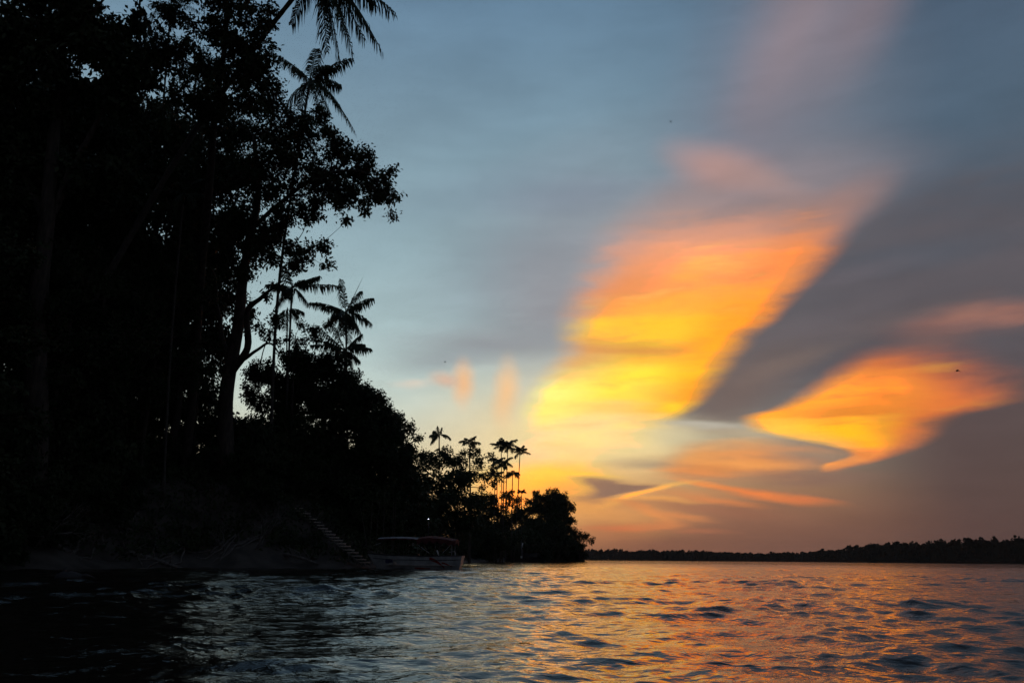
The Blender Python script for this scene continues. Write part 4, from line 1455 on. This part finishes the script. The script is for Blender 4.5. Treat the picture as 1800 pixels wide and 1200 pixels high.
    mo = MB()
    mo.tube(smooth_line([(-3.9, 0, 1.2), (-4.5, 0.5, 0.95), (-5.2, 1.6, 0.9)], 5), 0.02, 5)
    mo.build('mooring_rope', M['deadwood'], root)


build_launch()


# ------------------------------------------------------------------ plank stairway
def build_stair():
    a, b = STAIR_A.copy(), STAIR_B.copy()
    root = empty('plank_stairway', tuple(b), 'weathered plank stairway running down the bank to the moored launch', 'stairway')
    d = b - a
    hd = np.array([d[0], d[1], 0]); hd /= np.linalg.norm(hd)
    side = np.array([-hd[1], hd[0], 0])
    nstep = 19
    for sg in (-1, 1):
        st_ = MB()
        p0, p1 = a + side * sg * 0.46, b + side * sg * 0.46
        st_.tube(np.array([p0 - np.array([0, 0, 0.12]), (p0 + p1) / 2 - np.array([0, 0, 0.16]), p1 - np.array([0, 0, 0.12])]) - b, 0.07, 6)
        st_.build('stringer', M['deadwood'], root)
    rng = np.random.default_rng(8)
    rot0 = np.column_stack([side, hd, [0, 0, 1]])
    for k in range(nstep):
        p = a + d * (k + 0.5) / nstep
        p = p - b
        t = MB()
        ang = rng.normal(0, 0.05)
        tilt = np.array([[math.cos(ang), -math.sin(ang), 0], [math.sin(ang), math.cos(ang), 0], [0, 0, 1]])
        t.box(p + np.array([0, 0, rng.normal(0, 0.015)]), (1.05 + rng.normal(0, 0.05), 0.30, 0.10), tilt @ rot0)
        t.build('tread', M['plank'], root)
    for k in (0, 5, 10, 15):
        p = a + d * (k + 0.5) / nstep
        for sg in (-1, 1):
            q = p + side * sg * 0.50
            g = min(gz(q[0], q[1]), q[2] - 0.3)
            t = MB()
            t.tube(np.array([[q[0], q[1], g - 0.3], [q[0], q[1], q[2] - 0.02]]) - b, 0.045, 6)
            t.build('post', M['deadwood'], root)


build_stair()


# ------------------------------------------------------------------ lamp on a post
def build_lamp():
    p = at(753.5, 911, 104)
    g = gz(p[0], p[1])
    root = empty('post_lamp', (p[0], p[1], g), 'small lit bluish-white lamp on a post above the launch', 'lamp')
    mb = MB()
    mb.tube([(0, 0.12, -0.3), (0, 0.12, (p[2] - g) * 0.5), (0, 0.12, p[2] - g + 0.2)], 0.05, 8)
    mb.tube([(0, 0.12, p[2] - g + 0.18), (0, 0.02, p[2] - g + 0.2), (0, -0.02, p[2] - g + 0.12)], 0.03, 6)
    mb.build('post', M['lamp_metal'], root)
    m = bpy.data.materials.new('lamp_light')
    m.use_nodes = True
    b = m.node_tree.nodes['Principled BSDF']
    b.inputs['Emission Color'].default_value = (0.72, 0.76, 1.0, 1)
    b.inputs['Emission Strength'].default_value = 9.0
    bu = MB()
    zc = p[2] - g
    z = np.linspace(-0.10, 0.09, 6)
    bu.tube(np.column_stack([np.zeros(6), np.full(6, -0.04), zc + z]), 0.095 * np.sqrt(np.clip(1 - (z / 0.115) ** 2, 0.02, 1)), 8)
    bu.build('bulb', m, root, smooth=True)


build_lamp()


# ------------------------------------------------------------------ moored boat by the headland
def build_far_boat():
    p = at(922, 986, 262)
    root = empty('headland_boat', (p[0], p[1], 0.0), 'low dark boat with a pale mast moored under the headland trees', 'boat')
    root.rotation_euler = (0, 0, R(6))
    n = 15
    s = np.linspace(0, 1, n)
    half = np.interp(s, [0, 0.15, 0.5, 0.9, 1], [0.05, 0.9, 1.4, 1.2, 1.0])
    shr = np.interp(s, [0, 0.3, 0.7, 1], [1.3, 0.95, 0.9, 1.1])
    hb_ = MB()
    V = []
    for i in range(n):
        xx = -6.2 + 12.4 * s[i]
        for w in (-1, -0.7, 0, 0.7, 1):
            V.append((xx * (0.93 if abs(w) < 0.9 else 1.0), half[i] * w, shr[i] if abs(w) == 1 else (-0.2 if w else -0.4)))
    V = np.array(V)
    I = np.arange(n - 1)[:, None] * 5; J = np.arange(4)[None]
    hb_.add(V, np.stack([I + J, I + J + 1, I + 5 + J + 1, I + 5 + J], -1).reshape(-1, 4))
    hb_.add(V[[0, 4]].tolist() + V[[-5, -1]].tolist() + [], [[0, 1, 3, 2]])
    dk = MB()
    D_ = np.array([[(-6.0 + 12.0 * s[i]), half[i] * 0.95 * sg, shr[i] - 0.08] for i in range(n) for sg in (-1, 1)])
    dk.add(D_, [[2 * k, 2 * k + 1, 2 * k + 3, 2 * k + 2] for k in range(n - 1)])
    hb_.build('hull', M['hull_dark'], root)
    dk.build('deck', M['hull_dark'], root)
    cb = MB()
    cb.box((1.6, 0, 1.75), (4.6, 1.9, 1.7))
    cb.box((1.6, 0, 2.66), (5.2, 2.3, 0.10))
    cb.build('cabin', M['hull_dark'], root)
    mt = MB()
    mt.tube([(-0.95, -1.05, 0.8), (-0.9, -1.05, 3.4), (-1.3, -1.05, 6.2)], [0.10, 0.09, 0.05], 6)
    mt.build('mast', M['grey_canvas'], root)
    fl = MB()
    fl.box((-0.75, -1.08, 5.0), (0.34, 0.05, 1.3))
    fl.build('pennant', M['white_paint'], root)
    bx_ = MB()
    bx_.box((-1.1, -1.12, 1.45), (0.5, 0.4, 0.6))
    bx_.build('locker', M['white_paint'], root)


build_far_boat()


# ------------------------------------------------------------------ driftwood, dead branches, stems
def dead_shrub(px, py, D, h, seed, label, lean=(0, 0), levels=4):
    rng = np.random.default_rng(seed)
    p = at(px, py, D)
    p[2] = gz(p[0], p[1])
    root = empty('dead_branches', tuple(p), label, 'dead branches')
    mb = MB()

    def grow(o_, d_, l, r, lv):
        e = o_ + d_ * l
        m = (o_ + e) / 2 + rng.normal(0, 0.08 * l, 3)
        mb.tube([o_, m, e], [r, r * 0.8, r * 0.6], 5)
        if lv <= 0:
            return
        for _ in range(int(rng.integers(2, 4))):
            nd = d_ + rng.normal(0, 0.55, 3)
            nd /= np.linalg.norm(nd)
            grow(e, nd, l * rng.uniform(0.55, 0.85), r * 0.6, lv - 1)
    for _ in range(3):
        d0 = np.array([lean[0] + rng.normal(0, 0.45), lean[1] + rng.normal(0, 0.3), 0.9])
        d0 /= np.linalg.norm(d0)
        grow(np.zeros(3) - d0 * 0.2, d0, h * 0.36, h * 0.018, levels)
    mb.build('branch_tangle', M['deadwood'], root)


dead_shrub(450, 960, 67.5, 3.6, 1, 'tangle of bare pale branches at the water edge left of the stairway', (0.2, 0))
dead_shrub(395, 960, 66.5, 2.4, 2, 'smaller bare branch tangle further left along the water edge', (-0.2, 0))
dead_shrub(60, 950, 54.5, 4.2, 3, 'bare twisted roots and twigs on the mud at the picture edge', (0.3, 0))

for k, (x0, y0, x1, y1, D, label) in enumerate([(190, 958, 143, 853, 60.5, 'longer of two bare poles leaning on the muddy bank'), (178, 930, 147, 868, 61.0, 'shorter of two bare poles leaning on the muddy bank')]):
    a, b = at(x0, y0, D), at(x1, y1, D + 1.5)
    o = empty('leaning_pole', tuple(a), label, 'pole')
    mb = MB()
    mb.tube(np.array([a - np.array([0, 0, 0.5]), (a + b) / 2 + np.array([0.1, 0, -0.15]), b]) - a, [0.06, 0.05, 0.03], 6)
    mb.build('shaft', M['deadwood'], o)
    mb = MB()
    mb.tube(np.array([a * 0.4 + b * 0.6, a * 0.3 + b * 0.7 + np.array([0.3, 0, 0.3])]) - a, [0.025, 0.01], 5)
    mb.build('side_twig', M['deadwood'], o)

rng = np.random.default_rng(14)
for k, (x0, x1, y1, D) in enumerate([(648, 632, 885, 77), (650, 655, 868, 78), (672, 676, 860, 80), (688, 692, 856, 82), (690, 696, 866, 82.5), (662, 668, 880, 79)]):
    a = at(x0, 960, D)
    a[2] = gz(a[0], a[1])
    b = at(x1, y1, D)
    o = empty('slender_sapling', tuple(a), 'thin pale sapling stem standing behind the stairway foot', 'sapling', 'sapling stems by the stairway')
    mb = MB()
    mb.tube(smooth_line(np.array([a - np.array([0, 0, 0.3]), (a + b) / 2 + rng.normal(0, 0.08, 3), b]) - a, 4), np.linspace(0.05, 0.025, 9), 5)
    mb.build('stem', M['palm_bark'], o)
    P = (b - a) + rng.normal(0, 0.5, (60, 3))
    V = leaf_quads(P, 0.36, rng)
    link('crown', leaf_mesh(V, M['leaf']), o, kind='stuff')


def log(px0, py0, px1, py1, D, r, label, seed):
    rng = np.random.default_rng(seed)
    a, b = at(px0, py0, D), at(px1, py1, D)
    for q in (a, b):
        q[2] = gz(q[0], q[1]) + r * 0.6
    o = empty('fallen_log', tuple(a), label, 'log')
    mb = MB()
    L_ = smooth_line([a, a * 0.6 + b * 0.4 + rng.normal(0, 0.12, 3), b], 6) - a
    mb.tube(L_, np.linspace(r, r * 0.55, len(L_)) * (1 + 0.08 * np.sin(np.arange(len(L_)) * 1.7)), 9)
    mb.build('log', M['deadwood'], o, smooth=True)
    for k in range(3):
        q = L_[3 + 3 * k]
        mb = MB()
        mb.tube([q, q + np.array([rng.normal(0, 0.3), -0.2, 0.4]), q + np.array([rng.normal(0, 0.6), -0.3, 0.9])], [r * 0.35, r * 0.25, r * 0.1], 5)
        mb.build('branch_stub', M['deadwood'], o)


log(225, 985, 330, 985, 62, 0.20, 'pale fallen log lying along the mud below the dark undergrowth', 1)
log(20, 985, 118, 985, 56.5, 0.26, 'thick fallen log at the water edge by the twisted roots', 2)
log(500, 985, 560, 985, 68.5, 0.16, 'short fallen log between branch tangle and stairway foot', 3)


def roots(px, D, n, label, seed):
    rng = np.random.default_rng(seed)
    c = at(px, 940, D)
    o = empty('exposed_roots', (c[0], c[1], gz(c[0], c[1])), label, 'roots')
    for k in range(n):
        p = c[:2] + np.array([rng.uniform(-2.5, 2.5), rng.uniform(2.0, 4.0)])
        pts = []
        d = np.array([rng.normal(0, 0.25), -1.0])
        for i in range(7):
            pts.append([p[0], p[1], gz(p[0], p[1]) + 0.10 + 0.05 * math.sin(i * 2.0 + k)])
            d = d + np.array([rng.normal(0, 0.3), 0]); d /= np.linalg.norm(d)
            p = p + d * 0.75
        pts = smooth_line(pts, 3) - np.array([c[0], c[1], gz(c[0], c[1])])
        mb = MB()
        mb.tube(pts, np.linspace(0.09, 0.03, len(pts)), 5)
        mb.build('root', M['deadwood'], o, smooth=True)


roots(90, 57, 9, 'pale exposed roots trailing down the bank near the picture edge', 5)
roots(250, 62, 9, 'exposed roots trailing down to the pale fallen log', 6)
roots(420, 66, 7, 'exposed roots behind the bare branch tangles', 7)


def build_stump():
    p = at(122, 1018, 31.5)
    p[2] = 0
    root = empty('floating_stump', tuple(p), 'black waterlogged stump floating off the dark bank', 'stump')
    rng = np.random.default_rng(4)
    n, m = 9, 10
    V = []
    for i in range(n):
        f = i / (n - 1)
        rr = 0.24 * math.sin(math.pi * (0.12 + 0.80 * f)) ** 0.5
        for j in range(m):
            a_ = 2 * math.pi * j / m
            w = 1 + 0.14 * math.sin(3 * a_ + i) + rng.normal(0, 0.04)
            V.append((-0.5 + 1.0 * f, rr * w * math.cos(a_), 0.05 + rr * w * math.sin(a_)))
    Q = [[i * m + j, i * m + (j + 1) % m, (i + 1) * m + (j + 1) % m, (i + 1) * m + j] for i in range(n - 1) for j in range(m)]
    mb = MB()
    mb.add(V, Q)
    mb.add([V[j] for j in range(m)], None, [[0, j, j + 1] for j in range(1, m - 1)])
    mb.add([V[(n - 1) * m + j] for j in range(m)], None, [[0, j, j + 1] for j in range(1, m - 1)])
    mb.build('log', M['hull_dark'], root, smooth=True)
    mb = MB()
    mb.tube([(0.35, 0, 0.1), (0.62, -0.05, 0.16), (0.95, 0.0, 0.07)], [0.08, 0.06, 0.02], 6)
    mb.build('broken_limb', M['hull_dark'], root)
    mb = MB()
    mb.tube([(-0.2, 0, 0.2), (-0.25, 0.05, 0.36), (-0.18, 0.08, 0.45)], [0.07, 0.05, 0.02], 6)
    mb.build('broken_limb', M['hull_dark'], root)


build_stump()


# ------------------------------------------------------------------ birds
def bird(px, py, D, span, yaw, flap, label):
    p = at(px, py, D)
    n, m = 11, 8
    V = []
    for i in range(n):
        f = i / (n - 1)
        rr = span * 0.13 * max(0.04, math.sin(math.pi * min(0.97, f * 0.85 + 0.1))) ** 0.9
        if f > 0.75:
            rr *= 0.55
        for j in range(m):
            a_ = 2 * math.pi * j / m
            wide = 1.6 if f > 0.86 else 1.0
            V.append(((f - 0.4) * span * 0.62, rr * wide * math.cos(a_), rr * math.sin(a_) * (0.4 if f > 0.86 else 1)))
    Q = [[i * m + j, i * m + (j + 1) % m, (i + 1) * m + (j + 1) % m, (i + 1) * m + j] for i in range(n - 1) for j in range(m)]
    V = list(V)
    # wings grow out of the body's side loops
    for sg in (-1, 1):
        rows = []
        for k, f in enumerate((0.0, 0.3, 0.6, 0.85, 1.0)):
            yy = sg * span * 0.5 * f
            zz = span * 0.5 * (math.sin(flap) * f + 0.06 * math.sin(math.pi * f))
            xl = -span * (0.10 - 0.06 * f + 0.02 * f) + span * 0.10 * f * f
            xt = xl + span * (0.20 * (1 - f) ** 0.7 + 0.02)
            rows.append(((xl, yy * math.cos(flap), zz + 0.008 * span), (xt, yy * math.cos(flap), zz + 0.004 * span), (xl, yy * math.cos(flap), zz - 0.008 * span), (xt, yy * math.cos(flap), zz - 0.004 * span)))
        b0 = len(V)
        for r_ in rows:
            V += r_
        for k in range(4):
            q = b0 + 4 * k
            Q += [[q, q + 1, q + 5, q + 4], [q + 2, q + 6, q + 7, q + 3], [q, q + 4, q + 6, q + 2], [q + 1, q + 3, q + 7, q + 5]]
    o = link('flying_bird', mesh_from('flying_bird', np.array(V), Q, M['feather']), label=label, category='bird', group='birds in the evening sky')
    o.location = tuple(p)
    o.rotation_euler = (0, 0, yaw)


bird(1179, 214, 95, 0.55, 1.2, 0.9, 'small dark bird high up where blue sky turns pink')
bird(1683, 651, 90, 0.85, 1.6, -0.35, 'dark bird with spread wings beside the right-hand orange cloud')
bird(782, 636, 110, 0.45, 0.5, 0.5, 'tiny dark bird just above the two small glowing cloud tufts')


# ------------------------------------------------------------------ evening haze over the river
def build_haze():
    mb = MB()
    mb.box((0, 0, 34), (7400, 7400, 76))
    m = bpy.data.materials.new('haze')
    m.use_nodes = True
    t = m.node_tree
    t.nodes.clear()
    v = t.nodes.new('ShaderNodeVolumePrincipled')
    v.inputs['Color'].default_value = (0.95, 0.80, 0.72, 1)
    v.inputs['Density'].default_value = 0.00007
    o = t.nodes.new('ShaderNodeOutputMaterial')
    t.links.new(v.outputs[0], o.inputs['Volume'])
    mb.build('haze', m, kind='stuff', label='thin evening haze over the river', category='haze')


build_haze()
